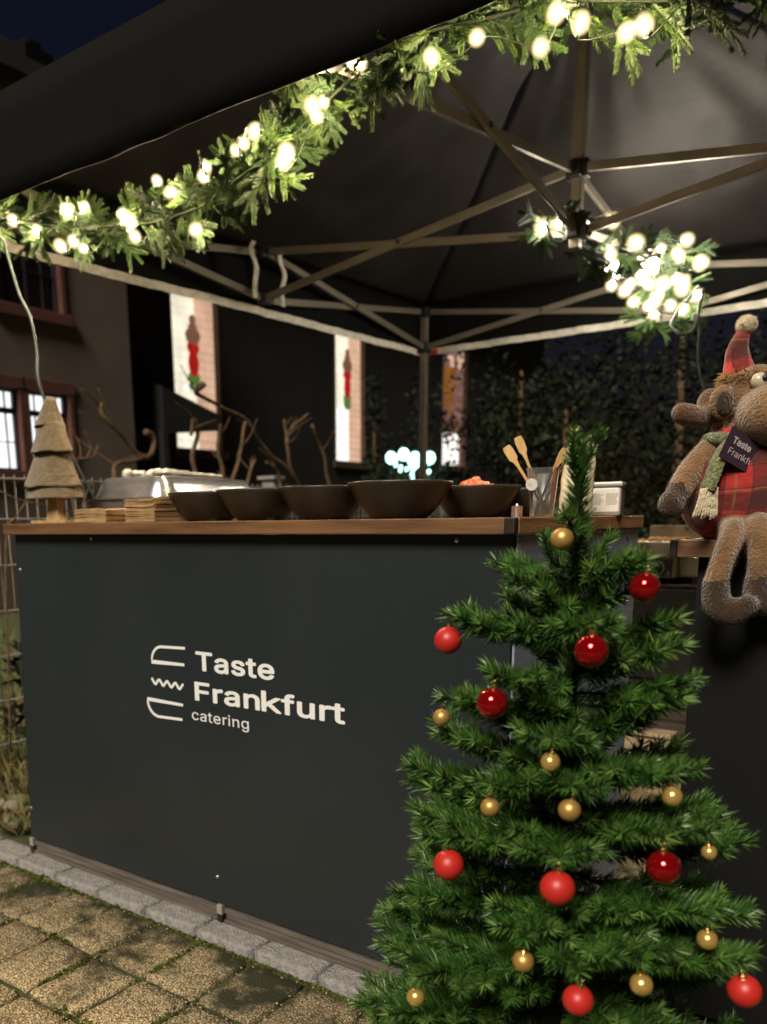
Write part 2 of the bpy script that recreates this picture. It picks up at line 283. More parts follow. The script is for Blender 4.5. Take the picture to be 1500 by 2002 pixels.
class MB:
    def __init__(s): s.v = []; s.f = []; s.mi = []
    def add(s, vs, fs, mi=0):
        b = len(s.v); s.v += [tuple(v) for v in vs]; s.f += [tuple(b + i for i in f) for f in fs]; s.mi += [mi] * len(fs); return s
    def box(s, x0, x1, y0, y1, z0, z1, mi=0):
        return s.add([(x0, y0, z0), (x1, y0, z0), (x1, y1, z0), (x0, y1, z0), (x0, y0, z1), (x1, y0, z1), (x1, y1, z1), (x0, y1, z1)],
                     [(0, 3, 2, 1), (4, 5, 6, 7), (0, 1, 5, 4), (1, 2, 6, 5), (2, 3, 7, 6), (3, 0, 4, 7)], mi)
    def bar(s, a, b, w, t, side=None, mi=0):
        a = Vector(a); b = Vector(b); d = (b - a).normalized()
        up = Vector(side) if side else (Vector((0, 0, 1)) if abs(d.z) < 0.95 else Vector((1, 0, 0)))
        n = d.cross(up).normalized(); u = n.cross(d).normalized()
        vs = []
        for p in (a, b):
            for i, j in ((-1, -1), (1, -1), (1, 1), (-1, 1)): vs.append(p + n * (i * t / 2) + u * (j * w / 2))
        return s.add(vs, [(0, 3, 2, 1), (4, 5, 6, 7), (0, 1, 5, 4), (1, 2, 6, 5), (2, 3, 7, 6), (3, 0, 4, 7)], mi)
    def tube(s, path, r, n=8, caps=True, mi=0, squash=1.0):
        path = [Vector(p) for p in path]; rs = r if isinstance(r, (list, tuple)) else [r] * len(path)
        b = len(s.v); prev = None
        for i, p in enumerate(path):
            d = (path[min(i + 1, len(path) - 1)] - path[max(i - 1, 0)]).normalized()
            if prev is None:
                ref = Vector((0, 0, 1)) if abs(d.z) < 0.9 else Vector((1, 0, 0)); n1 = d.cross(ref).normalized()
            else: n1 = (prev - d * prev.dot(d)).normalized()
            prev = n1; n2 = d.cross(n1)
            for k in range(n):
                a = 2 * pi * k / n; s.v.append(tuple(p + n1 * (cos(a) * rs[i]) + n2 * (sin(a) * rs[i] * squash)))
        for i in range(len(path) - 1):
            for k in range(n):
                s.f.append((b + i * n + k, b + i * n + (k + 1) % n, b + (i + 1) * n + (k + 1) % n, b + (i + 1) * n + k)); s.mi.append(mi)
        if caps:
            s.f.append(tuple(b + k for k in reversed(range(n)))); s.mi.append(mi)
            e = b + (len(path) - 1) * n; s.f.append(tuple(e + k for k in range(n))); s.mi.append(mi)
        return s
    def lathe(s, prof, c=(0, 0, 0), n=24, mi=0, close=True, mod=None):
        b = len(s.v); cx, cy, cz = c
        for j, (r, z) in enumerate(prof):
            for k in range(n):
                a = 2 * pi * k / n; p = (cx + r * cos(a), cy + r * sin(a), cz + z)
                if mod: p = mod(p, a, j, r, z)
                s.v.append(tuple(p))
        for j in range(len(prof) - 1):
            for k in range(n):
                s.f.append((b + j * n + k, b + j * n + (k + 1) % n, b + (j + 1) * n + (k + 1) % n, b + (j + 1) * n + k)); s.mi.append(mi)
        if close:
            s.f.append(tuple(b + k for k in reversed(range(n)))); s.mi.append(mi)
            e = b + (len(prof) - 1) * n; s.f.append(tuple(e + k for k in range(n))); s.mi.append(mi)
        return s
    def ball(s, c, r, n=16, m=10, mi=0):
        rr = r if isinstance(r, (tuple, list)) else (r, r, r); c = Vector(c); b = len(s.v)
        s.v.append((c.x, c.y, c.z - rr[2]))
        for j in range(1, m):
            t = pi * j / m
            for k in range(n):
                a = 2 * pi * k / n; s.v.append((c.x + rr[0] * sin(t) * cos(a), c.y + rr[1] * sin(t) * sin(a), c.z - rr[2] * cos(t)))
        s.v.append((c.x, c.y, c.z + rr[2])); top = len(s.v) - 1
        for k in range(n):
            s.f.append((b, b + 1 + (k + 1) % n, b + 1 + k)); s.mi.append(mi)
            s.f.append((top, b + 1 + (m - 2) * n + k, b + 1 + (m - 2) * n + (k + 1) % n)); s.mi.append(mi)
        for j in range(m - 2):
            for k in range(n):
                s.f.append((b + 1 + j * n + k, b + 1 + j * n + (k + 1) % n, b + 1 + (j + 1) * n + (k + 1) % n, b + 1 + (j + 1) * n + k)); s.mi.append(mi)
        return s
    def mesh(s, name, mats, smooth=False, org=(0, 0, 0)):
        me = bpy.data.meshes.new(name); ox, oy, oz = org
        me.from_pydata([(x - ox, y - oy, z - oz) for x, y, z in s.v], [], s.f)
        for m in (mats if isinstance(mats, (list, tuple)) else [mats]): me.materials.append(m)
        me.polygons.foreach_set('material_index', s.mi)
        if smooth: me.polygons.foreach_set('use_smooth', [True] * len(s.f))
        me.update(); return me
    def build(s, name, mats, parent=None, smooth=False, bevel=0, org=None, label=None, seg=2):
        """verts in world space unless org is given; the object's origin sits at the root thing's base"""
        root = parent
        while root is not None and root.parent is not None: root = root.parent
        if org is None: org = tuple(root.location) if root is not None else (0, 0, 0)
        o = bpy.data.objects.new(name, s.mesh(name, mats, smooth, org)); COL.objects.link(o)
        if parent is not None: o.parent = parent
        else: o.location = org
        if bevel:
            md = o.modifiers.new('bevel', 'BEVEL'); md.width = bevel; md.segments = seg; md.limit_method = 'ANGLE'
        if label: o['label'] = label
        return o
def auto_smooth(o, ang=35):
    o.data.set_sharp_from_angle(angle=radians(ang)); return o
def link_mesh(name, me, parent=None, mtx=None, loc=None):
    o = bpy.data.objects.new(name, me); COL.objects.link(o)
    if parent is not None: o.parent = parent
    if mtx is not None: o.matrix_local = mtx
    if loc is not None: o.location = loc
    return o
def spline(pts, n=6):
    P = [Vector(p) for p in pts]; P = [P[0] * 2 - P[1]] + P + [P[-1] * 2 - P[-2]]; out = []
    for i in range(1, len(P) - 2):
        for k in range(n):
            t = k / n; a, b, c, d = P[i - 1:i + 3]
            out.append(0.5 * ((2 * b) + (c - a) * t + (2 * a - 5 * b + 4 * c - d) * t * t + (3 * b - a - 3 * c + d) * t ** 3))
    out.append(P[-2]); return out
def copy_tree(o, parent=None):
    c = o.copy(); COL.objects.link(c); c.parent = parent
    for ch in [x for x in bpy.data.objects if x.parent == o]: copy_tree(ch, c)
    return c
try: FONT = bpy.data.fonts.load(bpy.utils.system_resource('DATAFILES', path='fonts') + '/Inter.woff2')     # Blender's own interface font
except Exception: FONT = None
def text_obj(name, body, size, m, parent, mtx, weight=0.0, extrude=0.0003, spacing=1.0, xscale=1.0, line=1.0, bold=0.0):
    if bold: extrude = 0.0
    # lettering set in Blender's own font, turned into a mesh
    cu = bpy.data.curves.new(name, 'FONT'); cu.body = body; cu.size = size; cu.offset = weight; cu.extrude = extrude
    cu.space_character = spacing
    if FONT: cu.font = FONT
    cu.space_line = line; cu.materials.append(m); cu.resolution_u = 4
    t_ = bpy.data.objects.new('tmp', cu); COL.objects.link(t_); bpy.context.view_layer.update()
    me = bpy.data.meshes.new_from_object(t_.evaluated_get(bpy.context.evaluated_depsgraph_get())); bpy.data.objects.remove(t_)
    if 'Frankfurt' in body and '\n' not in body:      # the k is drawn by hand: its outline does not fill cleanly
        def xmax(txt):
            c2 = cu.copy(); c2.body = txt; q_ = bpy.data.objects.new('tmp', c2); COL.objects.link(q_); bpy.context.view_layer.update()
            m_ = q_.to_mesh(); r_ = max(v.co.x for v in m_.vertices); q_.to_mesh_clear(); bpy.data.objects.remove(q_); return r_
        h = max(v.co.y for v in me.vertices); em = h / .756; xa, xb = xmax('Fran') + .02 * em, xmax('Frank') + .004 * em
        bm = bmesh.new(); bm.from_mesh(me)
        bmesh.ops.delete(bm, geom=[f for f in bm.faces if xa < f.calc_center_median().x < xb], context='FACES')
        k0 = xa + .078 * em; w_ = .092 * em; zt = max(v.co.z for v in bm.verts)
        for P in ([(k0, 0), (k0 + w_, 0), (k0 + w_, h), (k0, h)],
                  [(k0 + w_ * .9, .17 * em), (k0 + w_ * .9, .285 * em), (xb - .135 * em, .546 * em), (xb - .018 * em, .546 * em)],
                  [(k0 + w_ + .065 * em, .255 * em), (xb - .112 * em, 0), (xb - .002 * em, 0), (k0 + w_ + .125 * em, .330 * em)]):
            f = bm.faces.new([bm.verts.new((x, y, zt)) for x, y in P])
        bmesh.ops.recalc_face_normals(bm, faces=bm.faces[:]); bm.to_mesh(me); bm.free()
    bm = bmesh.new(); bm.from_mesh(me); bmesh.ops.split_edges(bm, edges=bm.edges[:])       # overlapping outlines: no two faces in one plane
    for i, f in enumerate(bm.faces):
        for v in f.verts: v.co.z += 1.2e-6 * (i % 37)
    bm.to_mesh(me); bm.free()
    if bold:        # thicken the strokes: shifted copies joined into the same mesh, each a hair prouder than the last
        bm = bmesh.new(); bm.from_mesh(me); n_ = 10
        for k in range(n_):
            c = me.copy(); c.transform(Matrix.Translation((bold * cos(2 * pi * k / n_), bold * sin(2 * pi * k / n_), .00005 * (k + 1)))); bm.from_mesh(c)
        bm.to_mesh(me); bm.free()
    o = bpy.data.objects.new(name, me); COL.objects.link(o); o.parent = parent
    o.matrix_local = mtx @ Matrix.Diagonal((xscale, 1, 1, 1)); return o

# ------------------------------------------------------------------ ground
g = MB(); g.add([(-60, -20, -0.05), (40, -20, -0.05), (40, 80, -0.05), (-60, 80, -0.05)], [(0, 1, 2, 3)])
tag(g.build('ground', M['soil'], org=(0, 0, 0)), kind='structure')
# lawn strip left of the stall
lw = MB(); nx, ny = 40, 60
for j in range(ny + 1):
    for i in range(nx + 1):
        x = -9.0 + 6.6 * i / nx; y = 1.5 + 12 * j / ny
        e = min(1, (1 - i / nx) * 5, j / 3 if j < 3 else 1)
        lw.v.append((x, y, -0.045 + e * (0.05 + 0.08 * noise.noise(Vector((x * 0.9, y * 0.9, 3))))))
for j in range(ny):
    for i in range(nx):
        a = j * (nx + 1) + i; lw.f.append((a, a + 1, a + nx + 2, a + nx + 1)); lw.mi.append(0)
tag(lw.build('lawn', M['soil'], smooth=True, org=(0, 0, 0)), kind='structure')

pave = MB(); pave.box(-3.3, 3.0, -2.5, 1.41, -0.045, -0.0125); pave.box(-2.42, 3.0, 1.512, 6.0, -0.045, -0.0125)
pave_o = tag(pave.build('pavement', M['joint_fill'], org=(0, 0, 0)), kind='structure')
def slab_mesh(name, w, d, h, m, seed, rough=0.0018, n=5, b=0.006):
    rr = random.Random(seed); s = MB()
    xs = [-w / 2, -w / 2 + b] + [-w / 2 + w * i / n for i in range(1, n)] + [w / 2 - b, w / 2]
    ys = [-d / 2, -d / 2 + b] + [-d / 2 + d * i / n for i in range(1, n)] + [d / 2 - b, d / 2]
    W = len(xs); H = len(ys)
    for j, y in enumerate(ys):
        for i, x in enumerate(xs):
            edge = i in (0, W - 1) or j in (0, H - 1); corner = i in (0, W - 1) and j in (0, H - 1)
            k = rr.uniform(-1, 1) * rough; ex = rr.uniform(0, 0.0035) if edge else 0
            sx = x - (ex if x > 0 else -ex) * (1 if i in (0, W - 1) else 0) ; sy = y - (ex if y > 0 else -ex) * (1 if j in (0, H - 1) else 0)
            if corner: sx *= 0.965; sy *= 0.965
            s.v.append((sx, sy, (-b * 0.9 if edge else 0) + k))
    for j in range(H - 1):
        for i in range(W - 1):
            a = j * W + i; s.f.append((a, a + 1, a + W + 1, a + W)); s.mi.append(0)
    ring = [i for i in range(W)] + [j * W + W - 1 for j in range(1, H)] + [(H - 1) * W + i for i in range(W - 2, -1, -1)] + [j * W for j in range(H - 2, 0, -1)]
    base = len(s.v)
    for r in ring: x, y, z = s.v[r]; s.v.append((x, y, -h))
    L = len(ring)
    for k in range(L):
        s.f.append((ring[k], base + k, base + (k + 1) % L, ring[(k + 1) % L])); s.mi.append(0)
    return s.mesh(name, m, True)
PX, PY = 0.1725, 0.205
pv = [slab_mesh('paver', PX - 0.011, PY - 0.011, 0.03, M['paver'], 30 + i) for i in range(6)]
rr = random.Random(5)
def lay(x0, x1, y0, y1, ph=0.0):
    j = 0; y = y0
    while y < y1 - 0.01:
        x = x0
        while x < x1 - 0.01:
            cx = x + PX / 2; cy = y + PY / 2
            o = link_mesh('paver', rr.choice(pv), pave_o)
            o.location = (cx + rr.uniform(-.0025, .0025), cy + rr.uniform(-.0025, .0025), rr.uniform(-0.004, 0.003))
            o.rotation_euler = (rr.uniform(-.012, .012), rr.uniform(-.012, .012), rr.uniform(-.012, .012) + (pi if rr.random() < .5 else 0))
            x += PX
        y += PY; j += 1
X0 = -1.446 - PX * 7
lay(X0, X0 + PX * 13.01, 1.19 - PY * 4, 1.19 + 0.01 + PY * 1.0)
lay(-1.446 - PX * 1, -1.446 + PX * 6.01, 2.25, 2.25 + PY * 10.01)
# kerb row of concrete blocks under the counter front
kb = tag(MB().box(-4.4, 0.3, 1.412, 1.508, -0.045, -0.02).build('kerb', M['joint_fill'], org=(0, 0, 0)), kind='structure')
kmesh = [slab_mesh('kerb_block', 0.190, 0.096, 0.05, M['curb'], 60 + i, rough=0.0015, b=0.005) for i in range(4)]
for k in range(23):
    o = link_mesh('kerb_block', kmesh[k % 4], kb, loc=(-4.25 + 0.2 * k + 0.055, 1.458 + rr.uniform(-.003, .003), 0.014 + rr.uniform(-.002, .002)))
    o.rotation_euler = (rr.uniform(-.01, .01), rr.uniform(-.01, .01), rr.uniform(-.015, .015) + (pi if rr.random() < .5 else 0))
# moss tufts and grit in the joints
ms = MB(); gr = MB()
rm = random.Random(21)
def tuft(s, x, y, z, r, n=7):
    for _ in range(n):
        a = rm.uniform(0, 2 * pi); d = rm.uniform(0, r); h = rm.uniform(.002, .006); w = rm.uniform(.0015, .004)
        px = x + cos(a) * d; py = y + sin(a) * d; b = rm.uniform(0, pi)
        s.add([(px - cos(b) * w, py - sin(b) * w, z), (px + cos(b) * w, py + sin(b) * w, z), (px + rm.uniform(-.003, .003), py + rm.uniform(-.003, .003), z + h)], [(0, 1, 2)])
clumps = [(rm.uniform(-2.6, -0.7), rm.uniform(0.5, 1.4), rm.uniform(.03, .10)) for _ in range(26)] + [(-1.45, 1.3, .08), (-1.62, 1.1, .07), (-1.8, 1.28, .08), (-2.0, 1.1, .09), (-1.28, 1.1, .05)]
for cx, cy, cr in clumps:
    vert = rm.random() < 0.8
    for _ in range(int(900 * cr)):
        if vert:
            gx = X0 + PX * round((cx - X0) / PX) + rm.gauss(0, .011); gy = cy + rm.uniform(-cr, cr)
        else:
            gx = cx + rm.uniform(-cr, cr); gy = 1.19 + PY * round((cy - 1.19) / PY) + rm.gauss(0, .010)
        tuft(ms, gx, gy, -0.004, .008)
for _ in range(5200):
    x = rm.uniform(-3.0, -0.6); y = 1.405 + abs(rm.gauss(0, .012)) * -1
    tuft(ms, x, y, -0.008, .006, 3)
for _ in range(900):
    if rm.random() < .5: x = X0 + PX * rm.randint(0, 12) + rm.gauss(0, .008); y = rm.uniform(.4, 1.4)
    else: x = rm.uniform(-2.6, -.6); y = 1.19 + PY * rm.randint(-4, 1) + rm.gauss(0, .008)
    gr.ball((x, y, 0.0 + rm.uniform(-.004, .002)), (rm.uniform(.0015, .004), rm.uniform(.0015, .004), .002), 5, 4)
tag(ms.build('moss', M['moss'], org=(0, 0, 0)), kind='stuff'); tag(gr.build('gravel', M['pebble'], org=(0, 0, 0)), kind='stuff')

# ------------------------------------------------------------------ grass, rocks, leaf litter on the left
ga = MB(); rg = random.Random(3)
for _ in range(15000):
    t = rg.random(); y = 1.55 + 7.0 * t ** 1.6; x = rg.uniform(-7.5 if y > 3 else -4.6, -2.45)
    if y < 1.75 and rg.random() < .5: continue
    z = -0.0; h = rg.uniform(.04, .13) * (0.7 + noise.noise(Vector((x * 2, y * 2, 0)))); a = rg.uniform(0, pi); w = rg.uniform(.002, .004)
    lx = rg.gauss(0, .035); ly = rg.gauss(0, .035)
    ga.add([(x - cos(a) * w, y - sin(a) * w, z), (x + cos(a) * w, y + sin(a) * w, z), (x + lx * .4 + cos(a) * w, y + ly * .4 + sin(a) * w, z + h * .6), (x + lx, y + ly, z + h)], [(0, 1, 2, 3)])
tag(ga.build('grass', M['grass'], org=(0, 0, 0)), kind='stuff')
lf = MB()
for _ in range(900):
    x = rg.uniform(-5.0, -2.35); y = rg.uniform(1.52, 3.2); a = rg.uniform(0, 2 * pi); r = rg.uniform(.012, .03); z = rg.uniform(.0, .05)
    u = Vector((cos(a), sin(a), rg.uniform(-.5, .5))) * r; v = Vector((-sin(a), cos(a), rg.uniform(-.5, .5))) * r * .55; p = Vector((x, y, z))
    lf.add([p - u, p + v, p + u, p - v], [(0, 1, 2, 3)])
tag(lf.build('dead_leaves', M['leaf_dry'], org=(0, 0, 0)), kind='stuff')
for i, (x, y, s) in enumerate([(-2.62, 1.60, .055), (-2.75, 1.70, .08), (-2.5, 1.74, .06), (-2.88, 1.60, .06), (-2.65, 1.86, .09), (-2.95, 1.82, .07)]):
    b = MB().ball((0, 0, 0), (s, s * .8, s * .5), 14, 9)
    b.v = [tuple(Vector(v) * (1 + .35 * noise.noise(Vector(v) * 14 + Vector((i * 5, 0, 0))))) for v in b.v]
    o = b.build('rock', M['rock'], smooth=True, org=(0, 0, 0)); o.location = (x, y, s * .25)
    tag(o, ['small mossy rock nearest the left kerb end', 'rounded mossy rock in the leaf litter beside the kerb', 'mossy rock tucked behind the left counter corner', 'small mossy rock farthest left along the kerb',
            'largest mossy rock, at the foot of the lawn', 'mossy rock against the wire fence'][i], 'rock', 'mossy rocks beside the kerb')

# ------------------------------------------------------------------ bar counter
CX0, CX1, CY, CYB = -2.262, -0.662, 1.485, 2.225
bc = empty('bar_counter', (-1.46, 1.485, 0)); tag(bc, 'long anthracite bar counter with wooden top and white catering lettering', 'bar counter')
# the front board leans out slightly to the left at its foot
fp = MB(); t = .018
pts = [(-2.312, .062), (CX1 - .003, .062), (CX1 - .003, 1.0285), (-2.254, 1.0285)]
fp.v = [(x, CY, z) for x, z in pts] + [(x, CY + t, z) for x, z in pts]
fp.f = [(0, 1, 2, 3), (7, 6, 5, 4), (0, 4, 5, 1), (1, 5, 6, 2), (2, 6, 7, 3), (3, 7, 4, 0)]; fp.mi = [0] * 6
fp.build('front_panel', M['panel'], bc, bevel=.0015)
MB().box(CX1 - .001, CX1 + .004, CY + .004, CYB, .05, 1.0285).build('side_panel', M['steel_panel'], bc, bevel=.001)
lp = MB(); lp.v = [(-2.308, CY + .02, .05), (-2.29, CY + .02, .05), (-2.236, CY + .02, 1.0285), (-2.254, CY + .02, 1.0285), (-2.308, CYB, .05), (-2.29, CYB, .05), (-2.236, CYB, 1.0285), (-2.254, CYB, 1.0285)]
lp.f = [(0, 1, 2, 3), (7, 6, 5, 4), (0, 4, 5, 1), (1, 5, 6, 2), (2, 6, 7, 3), (3, 7, 4, 0)]; lp.mi = [0] * 6
lp.build('side_panel', M['panel'], bc, label='anthracite left side panel')
MB().box(-2.268, -.672, 1.455, 2.240, 1.030, 1.060).build('worktop', M['top_wood'], bc, bevel=.002)
MB().box(-.6715, -.650, 1.4730, 2.240, 1.030, 1.0602).build('worktop_edge', M['end_wood'], bc, bevel=.002, label='paler wooden edge board on the right end')
MB().box(-.6715, -.6505, 1.4535, 1.4725, 1.0295, 1.0605).build('corner_cap', M['cap'], bc, bevel=.003)
MB().box(-2.276, -2.2685, 1.4545, 1.49, 1.0295, 1.0605).build('corner_cap', M['cap'], bc, bevel=.002)
for a, b_ in ((-2.295, -1.478), (-1.452, -.68)):
    r = MB(); r.box(a, b_, CY + .006, CY + .03, .022, .040); r.box(a, b_, CY + .001, CY + .03, .0405, .052); r.box(a, b_, CY - .004, CY + .03, .008, .0215)
    r.build('bottom_rail', M['rail'], bc, bevel=.001)
for x in (-2.312, -1.474, -.69):
    MB().box(x, x + .018, CY - .007, CY + .02, .036, .062).build('rail_cap', M['foot_light'], bc, bevel=.001)
    MB().box(x, x + .018, CY - .006, CY + .02, .0, .0355).build('foot', M['black_plastic'], bc, bevel=.001)
for x, z in ((-2.243, .925), (-2.296, .165), (-1.474, .138), (-.784, 1.018), (-1.9, 1.019)):
    s = MB(); s.ball((x, CY, z), (.0055, .003, .0055), 12, 6); s.build('screw', M['screw'], bc, smooth=True)
MB().ball((CX1 + .005, 2.14, 1.012), (.003, .008, .008), 12, 6).build('screw', M['screw'], bc, smooth=True)
# lettering and emblem on the front
def front_m(x, z): return Matrix.Translation((x - bc.location.x, CY - .0012 - bc.location.y, z)) @ Matrix.Rotation(pi / 2, 4, 'X')
def fit_text(name, body, x, z, width, size, m, weight, par, spacing=1.0):
    o = text_obj(name, body, size, m, par, Matrix.Identity(4), bold=weight, spacing=spacing)
    w = max(v.co.x for v in o.data.vertices) - min(v.co.x for v in o.data.vertices)
    o.matrix_local = front_m(x, z) @ Matrix.Diagonal((width / w, 1, 1, 1)); return o
fit_text('lettering', 'Taste', -1.518, .692, .260, .090, M['white_print'], .0017, bc, 1.03)
fit_text('lettering', 'Frankfurt', -1.531, .613, .472, .090, M['white_print'], .0017, bc, 1.03)
fit_text('lettering', 'catering', -1.541, .559, .196, .053, M['white_print'], 0, bc, 1.04)
def ribbon(path, w, par):
    s = MB(); P = [Vector((p[0], 0, p[1])) for p in path]; vs = []
    for i, p in enumerate(P):
        d = (P[min(i + 1, len(P) - 1)] - P[max(i - 1, 0)]).normalized(); n = Vector((-d.z, 0, d.x))
        mit = 1.0
        if 0 < i < len(P) - 1:
            d0 = (p - P[i - 1]).normalized(); d1 = (P[i + 1] - p).normalized(); cc = max(.45, math.sqrt(max(0, (1 + d0.dot(d1)) / 2))); mit = 1 / cc
        for sg in (1, -1):
            q_ = p + n * (w / 2 * sg * mit); vs.append((q_.x, CY - .0016, q_.z))
    nn = len(vs)
    fs = [(2 * i, 2 * i + 1, 2 * i + 3, 2 * i + 2) for i in range(len(P) - 1)]
    vs2 = [(x, CY - .0003, z) for x, y, z in vs]
    s.add(vs + vs2, fs + [(2 * i, 2 * i + 2, nn + 2 * i + 2, nn + 2 * i) for i in range(len(P) - 1)] + [(2 * i + 1, nn + 2 * i + 1, nn + 2 * i + 3, 2 * i + 3) for i in range(len(P) - 1)])
    return s.build('emblem_line', M['white_print'], par)
ribbon([(-1.553, .7435), (-1.640, .7405)] + [(-1.640 - .040 * sin(a), .7005 + .040 * cos(a)) for a in [radians(x) for x in range(10, 81, 10)]] + [(-1.681, .6975), (-1.558, .7000)], .0068, bc)
ribbon([(-1.686 + .0152 * i / 1.0 * .5, .6455 + .0068 * cos(pi * i / 2.0 + .2) - .0003 * i) for i in [k * .5 for k in range(0, 33)]], .0068, bc)
ribbon([(-1.570, .5925), (-1.706, .5935)] + [(-1.664 - .042 * cos(a), .5895 - .040 * sin(a)) for a in [radians(x) for x in range(5, 86, 10)]] + [(-1.575, .5530)], .0068, bc)

# ------------------------------------------------------------------ second counter, right
sc_ = empty('side_counter', (-.1, 2.05, 0)); tag(sc_, 'black counter with wooden top that the plush moose sits on', 'counter')
MB().box(-.432, 1.2, 1.715, 2.40, .981, 1.0135).build('worktop', M['top_wood'], sc_, bevel=.002)
MB().box(-.446, -.4325, 1.7135, 1.75, .9805, 1.014).build('corner_cap', M['cap'], sc_, bevel=.003)
MB().box(-.400, 1.18, 1.752, 1.77, .02, .9805).build('front_panel', M['panel_black'], sc_, bevel=.001)
MB().box(-.400, -.385, 1.7705, 2.38, .02, .9805).build('side_panel', M['panel_black'], sc_, bevel=.001)

# ------------------------------------------------------------------ tent
TX0, TX1, TY0, TY1 = -2.75, .25, 1.74, 4.74; ZU, ZL = 2.28, 2.08
tent = empty('pop_up_tent', (-1.25, 3.24, 0)); tag(tent, 'black pop-up market tent with pale aluminium scissor frame over the counter', 'market tent')
FLX = TX0 - .16        # the front left leg stands a little further out
PEAK = Vector((-1.25, 3.24, 2.98))
cor = [Vector((FLX - .03, TY0 - .035, 2.325)), Vector((TX1 + .03, TY0 - .035, 2.325)), Vector((TX1 + .03, TY1 + .03, 2.325)), Vector((TX0 - .03, TY1 + .03, 2.325))]
for k in range(4):
    a, b_ = cor[k], cor[(k + 1) % 4]; s = MB(); n = 34
    for j in range(n + 1):
        for i in range(n + 1):
            u = i / n; v = j / n; e = a.lerp(b_, u); p = e.lerp(PEAK, v)
            edge = min(u, 1 - u) * 2 * (1 - v)
            w = .022 * noise.noise(Vector((p.x * 2.3, p.y * 2.3, k))) + .010 * noise.noise(Vector((p.x * 8 + p.y * 5, p.y * 3 - p.x * 2, k + 4)))
            # radial tension creases towards the peak
            ang = (u - .5) * 1.0; w += .012 * sin(ang * 46 + 3 * noise.noise(p * 1.3)) * v * (1 - v) * 2 * min(1, edge * 4)
            w -= .045 * min(1, edge) * (1 - v) * v * 2
            q_ = p + Vector((0, 0, w * min(1, v * 8) * (1 if j < n else 0))); s.v.append(tuple(q_))
    for j in range(n):
        for i in range(n):
            c = j * (n + 1) + i; s.f.append((c, c + 1, c + n + 2, c + n + 1)); s.mi.append(0)
    o = s.build('roof_panel', M['tent'], tent, smooth=True); md = o.modifiers.new('thick', 'SOLIDIFY'); md.thickness = .0012
def valance(a, b_, outward, zt=2.332, zb=2.040):
    s = MB(); n = 90; a = Vector(a); b_ = Vector(b_); L_ = (b_ - a).length; o = Vector(outward)
    for j in range(5):
        z = zt + (zb - zt) * j / 4
        for i in range(n + 1):
            p = a.lerp(b_, i / n); w = (.010 * noise.noise(Vector((i * .16, j * .2, a.x))) + .005 * sin(i * .5 + noise.noise(Vector((i * .1, 0, a.y))) * 4)) * j / 4
            sag = .0025 * noise.noise(Vector((i * .05, 7, a.x + a.y))) * j / 4
            s.v.append((p.x + o.x * w, p.y + o.y * w, z + sag))
    for j in range(4):
        for i in range(n):
            c = j * (n + 1) + i; s.f.append((c, c + 1, c + n + 2, c + n + 1)); s.mi.append(0)
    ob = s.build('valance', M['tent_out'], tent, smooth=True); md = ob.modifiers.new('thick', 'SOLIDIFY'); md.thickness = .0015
    # hem tape sewn to the inner face, with stitched ticks
    h = MB(); hb = MB()
    base = 4 * (n + 1)
    for i in range(n + 1):
        x, y, z = s.v[base + i]
        for dz, off in ((.004, -.004), (.030, -.005), (.030, -.0075), (.004, -.0065)): h.v.append((x + o.x * off, y + o.y * off, z + dz * 1.35 - .008 + .0012 * sin(i * 2.1)))
    for i in range(n):
        for k in range(4):
            c = i * 4; h.f.append((c + k, c + (k + 1) % 4, c + 4 + (k + 1) % 4, c + 4 + k)); h.mi.append(0)
    h.f += [(0, 1, 2, 3), (n * 4 + 3, n * 4 + 2, n * 4 + 1, n * 4)]; h.mi += [0, 0]
    return ob, h
F_ = [((cor[0].x, cor[0].y, 0), (cor[1].x, cor[1].y, 0), (0, -1, 0)), ((cor[1].x, cor[1].y, 0), (cor[2].x, cor[2].y, 0), (1, 0, 0)),
      ((cor[2].x, cor[2].y, 0), (cor[3].x, cor[3].y, 0), (0, 1, 0)), ((cor[3].x, cor[3].y, 0), (cor[0].x, cor[0].y, 0), (-1, 0, 0))]
for i, (a, b_, o) in enumerate(F_):
    v, h = valance(a, b_, o)
    if i: h.build('hem_tape', M['hem'], v)
for (x, y) in ((FLX, TY0), (TX1, TY0), (TX1, TY1), (TX0, TY1)):
    l = MB(); l.box(x - .02, x + .02, y - .02, y + .02, .012, 2.30); lo = l.build('leg', M['frame'], tent, bevel=.004)
    MB().box(x - .05, x + .05, y - .05, y + .05, 0, .012).build('foot_plate', M['frame'], lo)
    sx = 1 if x < -1 else -1; sy = 1 if y < 3 else -1
    MB().box(x - .032, x + .032, y - .032, y + .032, ZU - .03, ZU + .03).build('bracket', M['joint'], lo, bevel=.006)
    MB().box(x - .034, x + .034, y - .034, y + .034, ZL - .035, ZL + .03).build('bracket', M['joint'], lo, bevel=.006)
def scissor(A, B, side):
    """two crossing bars between joint columns A and B (x, y); side offsets one bar from the other"""
    A = Vector((*A, 0)); B = Vector((*B, 0)); s = Vector(side) * .011
    up = Vector((0, 0, ZU)); lo = Vector((0, 0, ZL))
    d = (B - A).normalized() * .035
    MB().bar(A + d + up + s, B - d + lo + s, .030, .015).build('truss_bar', M['frame'], tent, bevel=.002)
    MB().bar(A + d + lo - s, B - d + up - s, .030, .015).build('truss_bar', M['frame'], tent, bevel=.002)
    c = (A + B) / 2 + Vector((0, 0, (ZU + ZL) / 2))
    n = Vector(side).normalized(); b = MB(); b.tube([c - n * .024, c + n * .024], .009, 10); b.build('pivot_bolt', M['joint'], tent, smooth=False)
def mid_joint(x, y):
    for z in (ZU, ZL):
        MB().box(x - .026, x + .026, y - .024, y + .024, z - .022, z + .022).build('joint', M['joint'], tent, bevel=.008)
xm, ym = -1.25, 3.24
